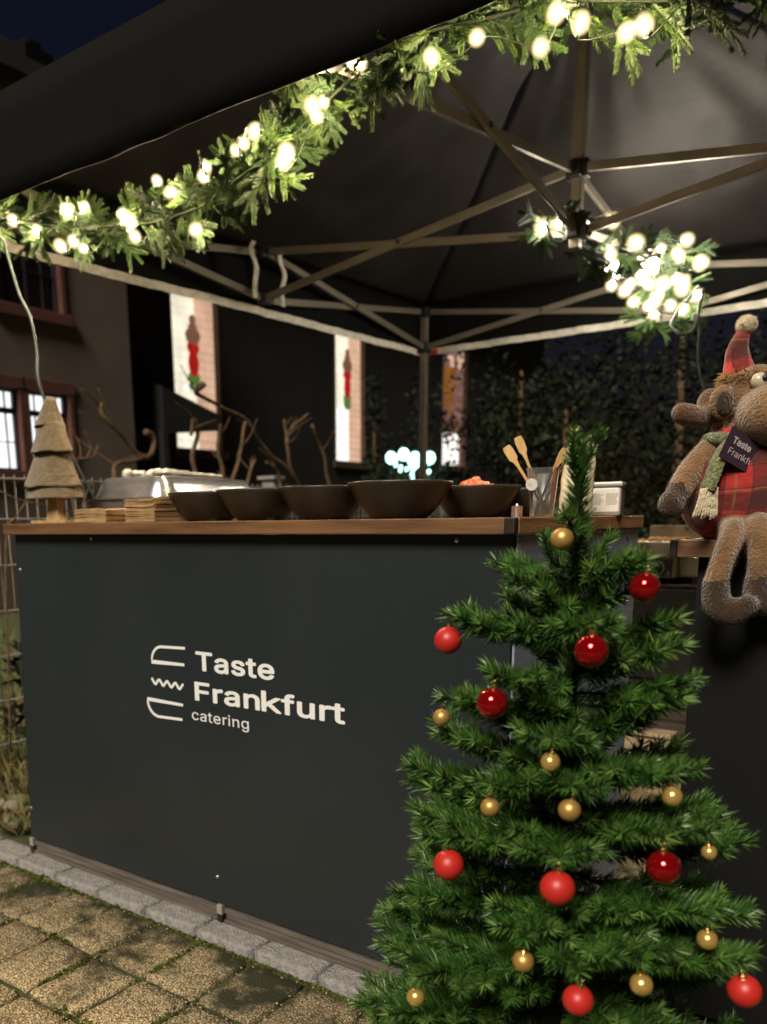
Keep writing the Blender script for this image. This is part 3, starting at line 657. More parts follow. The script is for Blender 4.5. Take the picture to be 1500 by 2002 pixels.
for y in (TY0, TY1):
    for a, b_ in ((FLX if y == TY0 else TX0, xm), (xm, TX1)): scissor((a, y), (b_, y), (0, 1, 0))
    mid_joint(xm, y)
for x in (TX0, TX1):
    for a, b_ in ((TY0, ym), (ym, TY1)): scissor((FLX if (x == TX0 and a == TY0) else x, a), (x, b_), (1, 0, 0))
    mid_joint(x, ym)
for mx_, my_ in ((TX0, ym), (TX1, ym)): scissor((mx_, my_), (xm, ym), (0, 1, 0))
for mx_, my_ in ((xm, TY0), (xm, TY1)): scissor((mx_, my_), (xm, ym), (1, 0, 0))
for z, r in ((ZU, .04), (ZL, .045)):
    h = MB(); h.box(xm - r, xm + r, ym - .02, ym + .02, z - .03, z + .03); h.box(xm - .021, xm + .021, ym - r, ym + r, z - .029, z + .029); h.build('hub', M['joint'], tent, bevel=.004)
MB().box(xm - .019, xm + .019, ym - .019, ym + .019, ZL - .06, 2.965).build('centre_pole', M['frame'], tent, bevel=.003)
# pale fabric straps hanging between the left rails
for y in (3.14, 3.34):
    s = MB(); w = .016
    P = [(-2.715 + .008 * sin(k * 1.3 + y), y + .012 * sin(k * .9 + y * 3), 2.30 - .027 * k) for k in range(10)]
    for (x, yy, z) in P: s.v += [(x, yy - w, z), (x, yy + w, z), (x + .002, yy + w, z), (x + .002, yy - w, z)]
    for i in range(len(P) - 1):
        for k in range(4): s.f.append((i * 4 + k, i * 4 + (k + 1) % 4, i * 4 + 4 + (k + 1) % 4, i * 4 + 4 + k)); s.mi.append(0)
    s.build('strap', M['hem'], tent, smooth=True)
MB().box(-2.70, -2.66, 4.73, 4.75, 2.035, 2.062).build('clip', M['red_plastic'], tent, bevel=.004)

# ------------------------------------------------------------------ garlands and fairy lights
def needle_quad(s, p, d, nrm, L, w, mi=0):
    """a folded needle: two triangles tapering to the tip"""
    sd = d.cross(nrm)
    if sd.length < 1e-4: sd = Vector((1, 0, 0))
    sd.normalize(); t = p + d * L; m_ = p + d * (L * .55) + nrm * (w * .35)
    s.add([p - sd * w * .35, p + sd * w * .35, m_ + sd * w * .6, t, m_ - sd * w * .6], [(0, 1, 2, 3, 4)], mi)
def sprig_mesh(name, seed, m1, m2, L=.125):
    r = random.Random(seed); s = MB()
    axes = [(Vector((0, 0, 0)), Vector((0, 0, 1)), L)]
    for k, (t, a) in enumerate(((.22, .75), (.30, -.7), (.52, .62), (.58, -.6))):
        if r.random() < .88: axes.append((Vector((0, 0, L * t)), Vector((sin(a), r.uniform(-.25, .25), cos(a))), L * r.uniform(.50, .66) * (1 - t * .35)))
    for (o, d, l) in axes:
        d = d.normalized(); bend = Vector((r.uniform(-.3, .3), r.uniform(-.5, .5), 0)); path = []
        for i in range(6): t = i / 5; path.append(o + d * (l * t) + bend * (l * .25 * t * t))
        s.tube(path, .0016, 4, mi=1)
        n = int(l * 2100)
        for i in range(n):
            t = (i + .5) / n; f = t * 5; k = min(4, int(f)); p = path[k].lerp(path[k + 1], f - k)
            ax = (path[k + 1] - path[k]).normalized(); sidev = ax.cross(Vector((0, 1, 0))).normalized(); upv = sidev.cross(ax)
            ph = r.choice((0, pi)) + r.gauss(0, .62); out = sidev * cos(ph) + upv * sin(ph)
            fwd = .75 + .8 * t; dd = (out + ax * fwd + Vector((r.uniform(-.12, .12),) * 3)).normalized()
            ln = r.uniform(.014, .019) * (1 - .25 * t) * min(1, .55 + t * 3)
            needle_quad(s, p, dd, upv, ln, .0019 if r.random() < .7 else .0025)
        for i in range(8):
            ph = r.uniform(0, 2 * pi); ax = (path[5] - path[4]).normalized(); sidev = ax.cross(Vector((0, 1, 0))).normalized(); upv = sidev.cross(ax)
            needle_quad(s, path[5], (ax + (sidev * cos(ph) + upv * sin(ph)) * .45).normalized(), upv, .012, .0019)
    return s.mesh(name, [m1, m2])
sprigs = [sprig_mesh('sprig', 100 + i, M['sprig'] if i % 3 else M['sprig2'], M['stem'], .115 + .012 * (i % 3)) for i in range(7)]
def garland(name, label, pts, radius, n, seed, mats_loc, wire=True, cover=None):
    r = random.Random(seed); path = spline(pts, 8); root = empty(name, path[0]); tag(root, label, 'garland')
    s = MB(); s.tube(path, .004, 6); s.build('stem', M['stem'], root, smooth=True)
    for i in range(n):
        t = (i + r.random()) / n * (len(path) - 1.001); k = int(t); p = path[k].lerp(path[k + 1], t - k); ax = (path[k + 1] - path[k]).normalized()
        ref = Vector((0, 0, 1)) if abs(ax.z) < .9 else Vector((1, 0, 0)); s1 = ax.cross(ref).normalized(); s2 = s1.cross(ax)
        ph = r.uniform(0, 2 * pi); out = s1 * cos(ph) + s2 * sin(ph)
        d = (out * r.uniform(.5, 1.0) + ax * r.choice((1, 1, -1)) * r.uniform(.25, 1.1)).normalized()
        qd = Vector((0, 0, 1)).rotation_difference(d); tw = Matrix.Rotation(r.uniform(0, 2 * pi), 4, 'Z'); sc = radius(t / (len(path) - 1)) / .115 * r.uniform(.75, 1.12)
        mtx = Matrix.Translation(p - root.location + out * .008) @ qd.to_matrix().to_4x4() @ tw @ Matrix.Scale(sc, 4)
        link_mesh('sprig', r.choice(sprigs), root, mtx)
    return root, path
bmesh_bulb = {}
def bulb_mesh(key, m, r):
    s = MB(); s.lathe([(.0, -r * .9), (r * .62, -r * .72), (r, -r * .1), (r * .95, r * .45), (r * .6, r * 1.15), (0.0005, r * 1.55)], n=10, close=False)
    return s.mesh('bulb', m, True)
def socket_mesh(r):
    s = MB(); s.tube([(0, 0, -r * .7), (0, 0, -r * 2.4)], [r * .5, r * .55], 8); return s.mesh('socket', M['socket'], True)
def light_string(name, label, pts, m, r, seed, wire_r=.0015):
    rr_ = random.Random(seed); root = empty(name, pts[0]); tag(root, label, 'fairy lights')
    bm_, sm_ = bulb_mesh(name, m, r), socket_mesh(r); ends = []
    gb = MB(); gb.ball((0, 0, r * .3), (r * 2.5, r * 2.5, r * 2.7), 20, 14); gm_ = gb.mesh('globe', M['globe'], True)  # halo shell added for the bloom, no part of the bulb itself
    for p in pts:
        d = Vector((rr_.uniform(-1, 1), rr_.uniform(-1, .2), rr_.uniform(-.6, 1))).normalized(); qd = Vector((0, 0, 1)).rotation_difference(d)
        mt = Matrix.Translation(Vector(p) - root.location) @ qd.to_matrix().to_4x4() @ Matrix.Scale(rr_.uniform(.8, 1.15), 4)
        b = link_mesh('bulb', bm_, root, mt); link_mesh('socket', sm_, b); link_mesh('globe', gm_, b); ends.append(Vector(p) - d * r * 2.2)  # 'globe' here is the added halo shell, no part of the bulb
    w = MB(); pth = []
    for i, e in enumerate(ends): pth.append(e + Vector((0, .01, 0)));
    w.tube(spline(pth, 5), wire_r, 5); w.build('wire', M['stem'], root, smooth=True)
    return root
G1 = [(-2.80, 1.80, 2.09), (-2.70, 1.83, 2.06), (-2.405, 1.85, 1.985), (-2.208, 1.85, 1.945), (-1.981, 1.85, 1.915), (-1.80, 1.85, 1.915), (-1.639, 1.85, 1.955), (-1.515, 1.85, 1.985),
      (-1.414, 1.85, 2.028), (-1.29, 1.85, 2.080), (-1.175, 1.83, 2.100), (-1.054, 1.83, 2.105), (-.93, 1.83, 2.088), (-.76, 1.84, 2.070), (-.557, 1.85, 2.01), (-.395, 1.85, 1.975), (-.2, 1.84, 1.99), (.1, 1.82, 2.05), (.25, 1.8, 2.1)]
garland('front_garland', 'long thick fir garland hung in swags along the front edge of the tent', G1, lambda t: .105 if t < .42 else (.088 if t < .52 else .112), 298, 5, None)
B1 = [(-2.69, 1.80, 2.02), (-2.60, 1.81, 2.03), (-2.465, 1.80, 1.973), (-2.3, 1.80, 1.997), (-2.215, 1.79, 1.984), (-2.337, 1.79, 1.899), (-2.274, 1.79, 1.902), (-2.239, 1.80, 1.878), (-2.035, 1.78, 1.926), (-2.015, 1.79, 1.905), (-2.007, 1.80, 1.866),
      (-1.935, 1.83, 2.004), (-1.84, 1.79, 1.944), (-1.726, 1.81, 1.983), (-1.714, 1.79, 1.953), (-1.759, 1.80, 1.838), (-1.61, 1.80, 1.995), (-1.584, 1.80, 2.004), (-1.548, 1.81, 2.028), (-1.437, 1.78, 1.922), (-1.43, 1.79, 1.945), (-1.344, 1.78, 2.018), (-1.329, 1.78, 1.992), (-1.325, 1.80, 2.03),
      (-1.221, 1.80, 2.075), (-1.027, 1.79, 2.028), (-.914, 1.78, 2.030), (-.784, 1.80, 1.981), (-.744, 1.78, 2.022), (-.70, 1.79, 1.99), (-.607, 1.79, 1.95), (-.573, 1.78, 1.944), (-.45, 1.80, 2.02), (-.1, 1.8, 2.03)]
light_string('fairy_lights', 'warm white fairy lights wound through the front garland', B1, M['bulb'], .0092, 4)
G2 = [(-1.36, 3.17, 2.12), (-1.30, 3.20, 2.08), (-1.24, 3.35, 2.04), (-1.26, 3.6, 2.09), (-1.25, 3.85, 2.14), (-1.32, 4.05, 2.20), (-1.10, 4.2, 2.22), (-1.30, 4.28, 2.10), (-1.12, 4.36, 2.08), (-1.33, 4.42, 1.98), (-1.16, 4.46, 1.96), (-1.24, 4.5, 2.0)]
garland('rear_garland', 'bunched fir garland packed with bright lights under the back of the tent', G2, lambda t: .105, 125, 8, None)
rb = random.Random(77); B2 = [(-1.345, 3.17, 2.095), (-1.30, 3.2, 2.10), (-1.17, 3.4, 2.14), (-1.19, 3.45, 2.03), (-1.14, 3.6, 2.10)]
for k in range(34):
    a = rb.uniform(0, 2 * pi); rr2 = math.sqrt(rb.random()); B2.append((-1.235 + .19 * rr2 * cos(a), 4.20 + .14 * rb.uniform(-1, .6) + .10 * cos(a) * rr2, 2.115 + .17 * rr2 * sin(a)))
B2 = B2[:5] + sorted(B2[5:], key=lambda p: -p[2])
light_string('fairy_lights', 'dense cluster of white fairy lights in the rear garland', B2, M['bulb_back'], .0145, 9)

# cables
c1 = MB(); c1.tube(spline([(-2.71, 1.76, 2.05), (-2.565, 1.74, 1.95), (-2.545, 1.74, 1.90), (-2.50, 1.74, 1.78), (-2.45, 1.74, 1.70), (-2.432, 1.74, 1.60), (-2.422, 1.74, 1.47), (-2.44, 1.9, 1.2), (-2.5, 2.3, .6), (-2.5, 2.35, .02)], 6), .0048, 8)
o = c1.build('hanging_cable', M['cable'], smooth=True, org=(-2.5, 2.35, 0)); tag(o, 'grey cable hanging from the left front corner of the tent', 'cable', None)
c2 = MB(); c2.tube(spline([(-1.0, 4.0, 2.0), (-.985, 3.6, 1.80), (-.94, 3.5, 1.735), (-.91, 3.5, 1.722), (-.88, 3.5, 1.735), (-.872, 3.5, 1.765), (-.885, 3.52, 1.79)], 6), .006, 8)
c2.tube(spline([(-.885, 3.62, 1.90), (-.868, 3.5, 1.78), (-.858, 3.5, 1.745), (-.858, 3.5, 1.66), (-.846, 3.5, 1.58), (-.80, 3.5, 1.44), (-.779, 3.5, 1.33), (-.77, 3.5, 1.1), (-.75, 3.6, .5), (-.75, 3.7, .03)], 6), .006, 8)
o = c2.build('hanging_cable', M['cable'], smooth=True, org=(-.75, 3.7, 0)); tag(o, 'looped grey cable hanging below the bright rear garland', 'cable')

# ------------------------------------------------------------------ things on the bar counter
ZT = 1.0602
# plush tree ornament
ft = empty('plush_tree_ornament', (-2.168, 1.575, ZT)); tag(ft, 'beige plush tree ornament on a wooden stand at the left end of the counter', 'ornament')
bx_, by_, bz_ = ft.location
MB().box(bx_ - .090, bx_ + .082, by_ - .03, by_ + .03, ZT, ZT + .009).build('base_plate', M['pine'], ft, bevel=.001)
tr = MB(); prof = [(-.036, .009), (-.028, .025), (-.022, .05), (-.019, .085)]
vs = []
for (hx, z) in prof: vs += [(bx_ + hx, by_ - .014, ZT + z), (bx_ - hx, by_ - .014, ZT + z), (bx_ - hx, by_ + .014, ZT + z), (bx_ + hx, by_ + .014, ZT + z)]
fs = [(3, 2, 1, 0), (12, 13, 14, 15)] + [(i * 4 + k, i * 4 + (k + 1) % 4, i * 4 + 4 + (k + 1) % 4, i * 4 + 4 + k) for i in range(3) for k in range(4)]
tr.add(vs, fs).build('stem', M['pine'], ft)
def plush_tier(z0, z1, w0, w1, cx0, cx1, d, seed):
    s = MB(); n = 40; H = 14
    prof = [(0.55, -.01), (.93, -.012), (1.02, -.004), (1.0, .006)]
    rows = []
    for j in range(H + 1):
        t = j / H; rows.append((w0 + (w1 - w0) * (t ** .85), z0 + (z1 - z0) * t, cx0 + (cx1 - cx0) * t))
    rows = [(w0 * .55, z0 + .016, cx0), (w0 * .93, z0 + .001, cx0)] + rows + [(w1 * .5, z1 + .008, cx1), (.001, z1 + .011, cx1)]
    for (w, z, cx) in rows:
        for k in range(n):
            a = 2 * pi * k / n; wob = .007 * noise.noise(Vector((cos(a) * 1.6, sin(a) * 1.6, seed * 3 + z * 8))) * (1.5 - (z - z0) / (z1 - z0))
            hem = .006 * noise.noise(Vector((cos(a) * 2, sin(a) * 2, seed))) * max(0, 1 - (z - z0) / (z1 - z0) * 1.5)
            x = cx + (w + wob) * cos(a); y = (w * d + wob) * sin(a)
            s.v.append((bx_ + x, by_ + y, z + hem + .0015 * noise.noise(Vector((x * 90, y * 90, z * 90)))))
    for j in range(len(rows) - 1):
        for k in range(n): s.f.append((j * n + k, j * n + (k + 1) % n, (j + 1) * n + (k + 1) % n, (j + 1) * n + k)); s.mi.append(0)
    s.f.append(tuple(reversed(range(n)))); s.mi.append(0)
    return s.build('tier', M['felt'], ft, smooth=True)
plush_tier(1.132, 1.20, .112, .098, -.005, -.005, .5, 1)
plush_tier(1.165, 1.262, .112, .066, -.008, 0, .55, 2)
plush_tier(1.262, 1.345, .084, .050, .002, .004, .6, 3)
plush_tier(1.338, 1.408, .055, .020, -.004, .012, .65, 4)
tp = MB(); tp.tube([(bx_ + .006, by_, 1.385), (bx_ + .012, by_, 1.402), (bx_ + .016, by_, 1.412), (bx_ + .017, by_, 1.418)], [.018, .016, .012, .004], 14); tp.build('tip', M['felt'], ft, smooth=True)
# fuzz on the plush
fz = MB(); rf = random.Random(2)

# napkin stacks: many thin sheets, each stack a thing, groups of sheets as parts
def napkins(cx, cy, w, n, th, rot, label, seed):
    r = random.Random(seed); root = empty('napkin_stack', (cx, cy, ZT), rot); tag(root, label, 'napkins', 'kraft napkin stacks on the counter')
    z = 0.0; c_, s_ = cos(0), sin(0)
    for i in range(n):
        s = MB(); t = th * r.uniform(.6, 1.4); jx, jy, a = r.gauss(0, .0012), r.gauss(0, .0012), r.gauss(0, .01); hw = w / 2 * r.uniform(.985, 1.01)
        N_ = 5; lift = .25 + .75 * i / n
        for k in range(N_ + 1):
            for j in range(N_ + 1):
                u = -1 + 2 * k / N_; v = -1 + 2 * j / N_; x = u * hw; y = v * hw
                zz = z + .0035 * lift * noise.noise(Vector((u * 1.5, v * 1.5, seed + i * .06))) - (.004 * lift if seed % 2 else .0) * (u * u)
                s.v.append((x * cos(a) - y * sin(a) + jx, x * sin(a) + y * cos(a) + jy, max(zz, .0002 + z * .3)))
        M1 = (N_ + 1) ** 2; s.v += [(x, y, q_ + t * .82) for x, y, q_ in s.v[:M1]]
        for k in range(N_):
            for j in range(N_):
                c = k * (N_ + 1) + j; f = (c, c + 1, c + N_ + 2, c + N_ + 1); s.f.append(f); s.f.append(tuple(M1 + q_ for q_ in reversed(f))); s.mi += [0, 0]
        ring = [k * (N_ + 1) for k in range(N_ + 1)] + [N_ * (N_ + 1) + j for j in range(1, N_ + 1)] + [k * (N_ + 1) + N_ for k in range(N_ - 1, -1, -1)] + [j for j in range(N_ - 1, 0, -1)]
        for k in range(len(ring)): a1, b1 = ring[k], ring[(k + 1) % len(ring)]; s.f.append((b1, a1, M1 + a1, M1 + b1)); s.mi.append(0)
        s.build('napkin', M['kraft'] if r.random() < .6 else M['kraft2'], root, org=(0, 0, 0)); z += t
    return root
napkins(-1.945, 1.60, .150, 12, .0030, radians(-4), 'low stack of brown kraft napkins beside the plush tree', 3)
napkins(-1.735, 1.60, .145, 23, .0029, radians(-10), 'taller stack of brown kraft napkins beside the first bowl', 8)

# chafing dish, axis along the counter depth
cd = empty('chafing_dish', (-1.985, 1.97, ZT), radians(7)); tag(cd, 'polished steel chafing dish with closed lid behind the napkins', 'chafing dish')
def rbox(s, x0, x1, y0, y1, z0, z1, r, top_in=0.0, n=5, mi=0):
    """box with rounded vertical corners, tapered and rounded at the top"""
    rows = [(0, 0)] if not top_in else []
    rows = [(z0, 0), (z0 + (z1 - z0) * .55, top_in * .38), (z1 - top_in * .30, top_in * .58), (z1 - top_in * .08, top_in * .78), (z1, top_in * 1.15)] if top_in else [(z0, 0), (z1, 0)]
    b = len(s.v); cnt = 4 * (n + 1)
    for (z, ins) in rows:
        for q_, (cx, cy, a0) in enumerate(((x1 - r, y1 - r, 0), (x0 + r, y1 - r, pi / 2), (x0 + r, y0 + r, pi), (x1 - r, y0 + r, 1.5 * pi))):
            for k in range(n + 1):
                a = a0 + pi / 2 * k / n; rad = max(.002, r - ins); kx = cx + (0 if r > ins else 0); s.v.append((kx + rad * cos(a) - (0 if r >= ins else (ins - r) * (1 if q_ in (0, 3) else -1)), cy + rad * sin(a) - (0 if r >= ins else (ins - r) * (1 if q_ in (0, 1) else -1)), z))
    for j in range(len(rows) - 1):
        for k in range(cnt): s.f.append((b + j * cnt + k, b + j * cnt + (k + 1) % cnt, b + (j + 1) * cnt + (k + 1) % cnt, b + (j + 1) * cnt + k)); s.mi.append(mi)
    s.f.append(tuple(b + k for k in reversed(range(cnt)))); s.mi.append(mi)
    e = b + (len(rows) - 1) * cnt; s.f.append(tuple(e + k for k in range(cnt))); s.mi.append(mi); return s
x0, x1, y0, y1 = -2.14, -1.83, 1.71, 2.22
auto_smooth(rbox(MB(), x0 - .012, x1 + .012, y0 - .012, y1 + .012, 1.062, 1.128, .03).build('water_pan', M['steel'], cd, smooth=True))
auto_smooth(rbox(MB(), x0 - .02, x1 + .02, y0 - .02, y1 + .02, 1.1285, 1.1325, .035).build('rim', M['steel'], cd, smooth=True))
auto_smooth(rbox(MB(), x0, x1, y0, y1, 1.133, 1.196, .065, top_in=.042, n=8).build('lid', M['steel'], cd, smooth=True))
wr = MB(); path = spline([(-2.06, 1.80, 1.208), (-2.03, 1.83, 1.212), (-2.01, 1.855, 1.205), (-1.99, 1.88, 1.214), (-1.965, 1.94, 1.214), (-1.94, 2.02, 1.207), (-1.92, 2.10, 1.203)], 9)
n_ = len(path); wr.tube(path, [(.011 + .006 * noise.noise(Vector((i * .23, 0, 0))) + .005 * math.exp(-((i - 4) / 3.) ** 2) + .007 * math.exp(-((i - 20) / 6.) ** 2)) * (1 - .5 * max(0, i / n_ - .6)) for i in range(n_)], 18, squash=.8)
wr.v = [tuple(Vector(v) + Vector((1, .6, 1)) * (.004 * noise.noise(Vector(v) * 60) + .003 * noise.noise(Vector(v) * 190))) for v in wr.v]
o = wr.build('foil_wrapped_utensil', M['film'], smooth=True, org=(-1.98, 1.95, 1.196)); tag(o, 'crinkled foil wrapped serving spoon lying on the chafing dish lid', 'utensil')

cd.location.x -= .065; o.location.x -= .065        # the dish stands a little nearer the plush tree

# bowls
def bowl_mesh(R, r0, H, name):
    s = MB(); n = 48; prof = []
    for i in range(13): t = i / 12; prof.append((r0 + (R - r0) * (t ** .82), H * t ** 1.12))
    prof = [(r0 * .96, 0.0)] + [(r + .0, z + .002) for r, z in prof]
    inner = [(max(.001, r - .004), z + .003) for r, z in reversed(prof[1:])]
    prof2 = prof + [(R - .001, H + .0045)] + inner + [(.001, .006)]
    s.lathe(prof2, n=n, close=True); return s.mesh(name, M['bowl'], True)
bm1 = bowl_mesh(.122, .062, .078, 'bowl')
BW = [(-1.597, 1.640, .90, 'first dark bowl in the row, touching the tall napkin stack'), (-1.405, 1.625, .91, 'second dark bowl from the napkins in the row'),
      (-1.205, 1.625, .92, 'third dark bowl from the napkins, left of the frontmost one'), (-.985, 1.60, .94, 'largest-looking frontmost dark bowl on the counter'),
      (-.905, 1.80, .86, 'dark bowl with red food, partly hidden behind the frontmost one'), (-.868, 1.98, .82, 'rearmost dark bowl at the right end of the row')]
for x, y, s, lab in BW:
    root = link_mesh('bowl', bm1, None, loc=(x, y, ZT)); root.scale = (s, s, s); root.rotation_euler = (rr.uniform(-.01, .01), 0, rr.uniform(0, 3)); tag(root, lab, 'bowl', 'dark bowls along the counter')
fd = MB()
for k in range(16):
    a = k * 1.9; fd.ball((-.905 + .035 * cos(a) * (k % 4) / 3, 1.80 + .035 * sin(a) * (k % 4) / 3, ZT + .062 + .012 * (1 - (k % 4) / 3) + .004 * (k % 3)), (.014, .011, .010), 9, 6)
fd.v = [tuple(Vector(v) + Vector((1, 1, 1)) * .003 * noise.noise(Vector(v) * 120)) for v in fd.v]
o = fd.build('tomato_salad', M['tomato'], smooth=True, org=(-.905, 1.80, 1.08)); tag(o, 'red and pale tomato salad heaped in one of the bowls', 'food')
for i, (x, y, lab) in enumerate([(-1.503, 1.555, 'green herb leaf fallen between the first and second bowls'), (-1.312, 1.55, 'small herb leaf fallen between the second and third bowls')]):
    s = MB()
    for k in range(7):
        a = k * .9 + i; p = Vector((x, y, ZT + .001)); u = Vector((cos(a), sin(a), .35)) * .012; v = Vector((-sin(a), cos(a), 0)) * .004
        s.add([p, p + u * .5 + v, p + u, p + u * .5 - v], [(0, 1, 2, 3)])
    o = s.build('herb_leaf', M['salad'], org=(x, y, ZT)); tag(o, lab, 'herb leaf')

# small steel pot, cup of tongs, bag, tub
s = MB(); s.lathe([(.0105, 0), (.011, .002), (.011, .019), (.0115, .020), (.0115, .0215), (.004, .023), (.003, .026), (.001, .027)], c=(-.712, 1.60, ZT), n=20)
o = s.build('steel_pot', M['steel'], smooth=True, org=(-.712, 1.60, ZT)); auto_smooth(o); tag(o, 'tiny steel pot with lid between the bowls and the cup', 'pot')
cupx, cupy = -.7085, 1.715
s = MB(); s.lathe([(.001, .003), (.021, .003), (.0225, .006), (.0315, .098), (.0325, .099), (.0328, .0965), (.0238, .001), (.001, .0)], c=(cupx, cupy, ZT), n=32, close=True)
o = s.build('plastic_cup', M['frost'], smooth=True, org=(cupx, cupy, ZT)); auto_smooth(o, 40); tag(o, 'frosted plastic cup holding bamboo tongs at the counter end', 'cup')
def fork(a, b, w, label, up=(0.8, 0.6, 0), paddle=True):
    s = MB(); a = Vector(a); b = Vector(b); d = (b - a).normalized(); sd = Vector(up); sd = (sd - d * sd.dot(d)).normalized(); nr = d.cross(sd); L_ = (b - a).length
    prof = [(0, w * .35), (.05, w * .42), (.70, w * .5), (.78, w * .8), (.82, w * 1.5), (.93, w * 1.6), (.99, w * 1.35), (1, w * .9)] if paddle else [(0, w * .4), (.5, w * .5), (1, w * .45)]
    n = len(prof)
    for t, h in prof:
        c = a + d * (L_ * t)
        for e, f in ((-1, -1), (1, -1), (1, 1), (-1, 1)): s.v.append(tuple(c + sd * (h * e) + nr * (.0012 * f)))
    for i in range(n - 1):
        for k in range(4): s.f.append((i * 4 + k, i * 4 + (k + 1) % 4, i * 4 + 4 + (k + 1) % 4, i * 4 + 4 + k)); s.mi.append(0)
    s.f += [(3, 2, 1, 0), tuple((n - 1) * 4 + k for k in range(4))]; s.mi += [0, 0]
    o = s.build('bamboo_skewer', M['bamboo'], org=tuple(a), bevel=.0004); tag(o, label, 'skewer', 'bamboo sticks in the plastic cup'); return o
t1 = fork((-.690, 1.705, 1.066), (-.770, 1.665, 1.203), .0062, 'front paddle-headed bamboo skewer with the round paper sticker')
fork((-.694, 1.716, 1.066), (-.752, 1.680, 1.222), .0058, 'paddle-headed bamboo skewer just behind the one with the sticker')
fork((-.727, 1.712, 1.066), (-.664, 1.720, 1.196), .0050, 'bamboo skewer crossing the cup towards the fir tree top', paddle=True)
fork((-.721, 1.722, 1.066), (-.664, 1.738, 1.185), .0048, 'bamboo skewer standing behind the crossing one', paddle=False)
fork((-.716, 1.700, 1.066), (-.673, 1.700, 1.172), .0048, 'short bamboo stick right of the crossing skewer', paddle=False)
st = MB(); a0 = Vector((-.7232, 1.6875, 1.1255)); rt = Vector((.80, .60, 0)); nn_ = Vector((.60, -.80, 0)); nb = 24
a0 = a0 + nn_ * .008; ring = [a0 + nn_ * .0035 + rt * (.0122 * cos(2 * pi * k / nb)) + Vector((0, 0, .0122 * sin(2 * pi * k / nb))) for k in range(nb)]
st.v = [tuple(p) for p in ring] + [tuple(p - nn_ * .0004) for p in ring]
st.f = [tuple(range(nb)), tuple(reversed(range(nb, 2 * nb)))] + [(k, nb + k, nb + (k + 1) % nb, (k + 1) % nb) for k in range(nb)]; st.mi = [0] * len(st.f)
so = st.build('sticker', M['white_paper'], t1)
def face_m(p, root, rt_, n_, roll=0.0):
    up_ = n_.cross(rt_).normalized(); m_ = Matrix((rt_, up_, n_)).transposed().to_4x4()
    return Matrix.Translation(Vector(p) - root.location) @ m_ @ Matrix.Rotation(roll, 4, 'Z')
tx = text_obj('print', 'Taste\nFrankfurt', .0036, M['print_grey'], so, Matrix.Identity(4), extrude=.00005, line=1.1)
tx.matrix_local = face_m(a0 + nn_ * .0038 - rt * .0085 + Vector((0, 0, .001)), t1, rt, nn_)
# paper bag: soft pillow shape with folded top
bg_ = MB(); bxc = Vector((-.690, 1.86, ZT)); rt2 = Vector((.85, .52, 0)).normalized(); fw2 = Vector((-.52, .85, 0)); H = .158; rows = 18; cols = 28
for j in range(rows + 1):
    t_ = j / rows; w = .036 * (1 - .10 * t_) * (1 if t_ < .93 else 1 - (t_ - .93) * 2.2); dpt = .022 * (1 - .75 * t_ ** 2.2)
    for k in range(cols):
        a = 2 * pi * k / cols; ca, sa = cos(a), sin(a); ex = abs(ca) ** .5 * (1 if ca > 0 else -1); ey = abs(sa) ** .6 * (1 if sa > 0 else -1)
        lean = .010 * t_ * t_
        p = bxc + rt2 * (ex * w + lean) + fw2 * (ey * dpt) + Vector((0, 0, H * t_)); p += rt2 * (.0035 * noise.noise(p * 40)) + fw2 * (.004 * noise.noise(p * 55 + Vector((9, 0, 0))))
        bg_.v.append(tuple(p))
for j in range(rows):
    for k in range(cols): bg_.f.append((j * cols + k, j * cols + (k + 1) % cols, (j + 1) * cols + (k + 1) % cols, (j + 1) * cols + k)); bg_.mi.append(0)
bg_.f += [tuple(reversed(range(cols))), tuple(rows * cols + k for k in range(cols))]; bg_.mi += [0, 0]
o = bg_.build('paper_bag', M['paper_bag'], smooth=True, org=tuple(bxc)); tag(o, 'tall cream paper bag standing behind the tip of the fir tree', 'paper bag')
# plastic tub with printed label
tb = empty('plastic_tub', (-.690, 2.04, ZT), radians(10)); tag(tb, 'square clear plastic tub with a printed ingredients label and barcode', 'tub')
def tubbox(name, x0, x1, y0, y1, z0, z1, m, bev=.003, par=None):
    return MB().box(x0, x1, y0, y1, z0, z1).build(name, m, par or tb, org=(0, 0, 0), bevel=bev)
tubbox('body', -.045, .045, -.032, .032, 0, .066, M['tub'], .006)
tubbox('lid', -.048, .048, -.035, .035, .0665, .078, M['tub'], .004)
tubbox('label', -.041, .041, -.0335, -.0327, .010, .062, M['white_paper'], 0)
tlab = [x for x in bpy.data.objects if x.parent == tb and x.name.startswith('label')][0]
def tub_m(x, z): return Matrix.Translation((x, -.0338, z)) @ Matrix.Rotation(pi / 2, 4, 'X')
text_obj('print', 'Zutaten', .0062, M['print_grey'], tlab, tub_m(-.038, .0535), weight=0, extrude=.00004)
ln = MB(); rl = random.Random(8)
for col_x, wmax in ((-.038, .045), (.012, .026)):
    for i in range(9):
        z = .0505 - i * .0030; x = col_x
        while x < col_x + wmax * rl.uniform(.8, 1.0):
            w = rl.uniform(.0016, .0055); ln.box(x, min(x + w, col_x + wmax), -.0338, -.0337, z, z + .0011); x += w + .0009
x = -.036
while x < -.010: w = rl.choice((.0004, .0008, .0012)); ln.box(x, x + w, -.0338, -.0337, .013, .0215); x += w + rl.choice((.0006, .0010))
ln.build('print', M['print_grey'], tlab, org=(0, 0, 0))

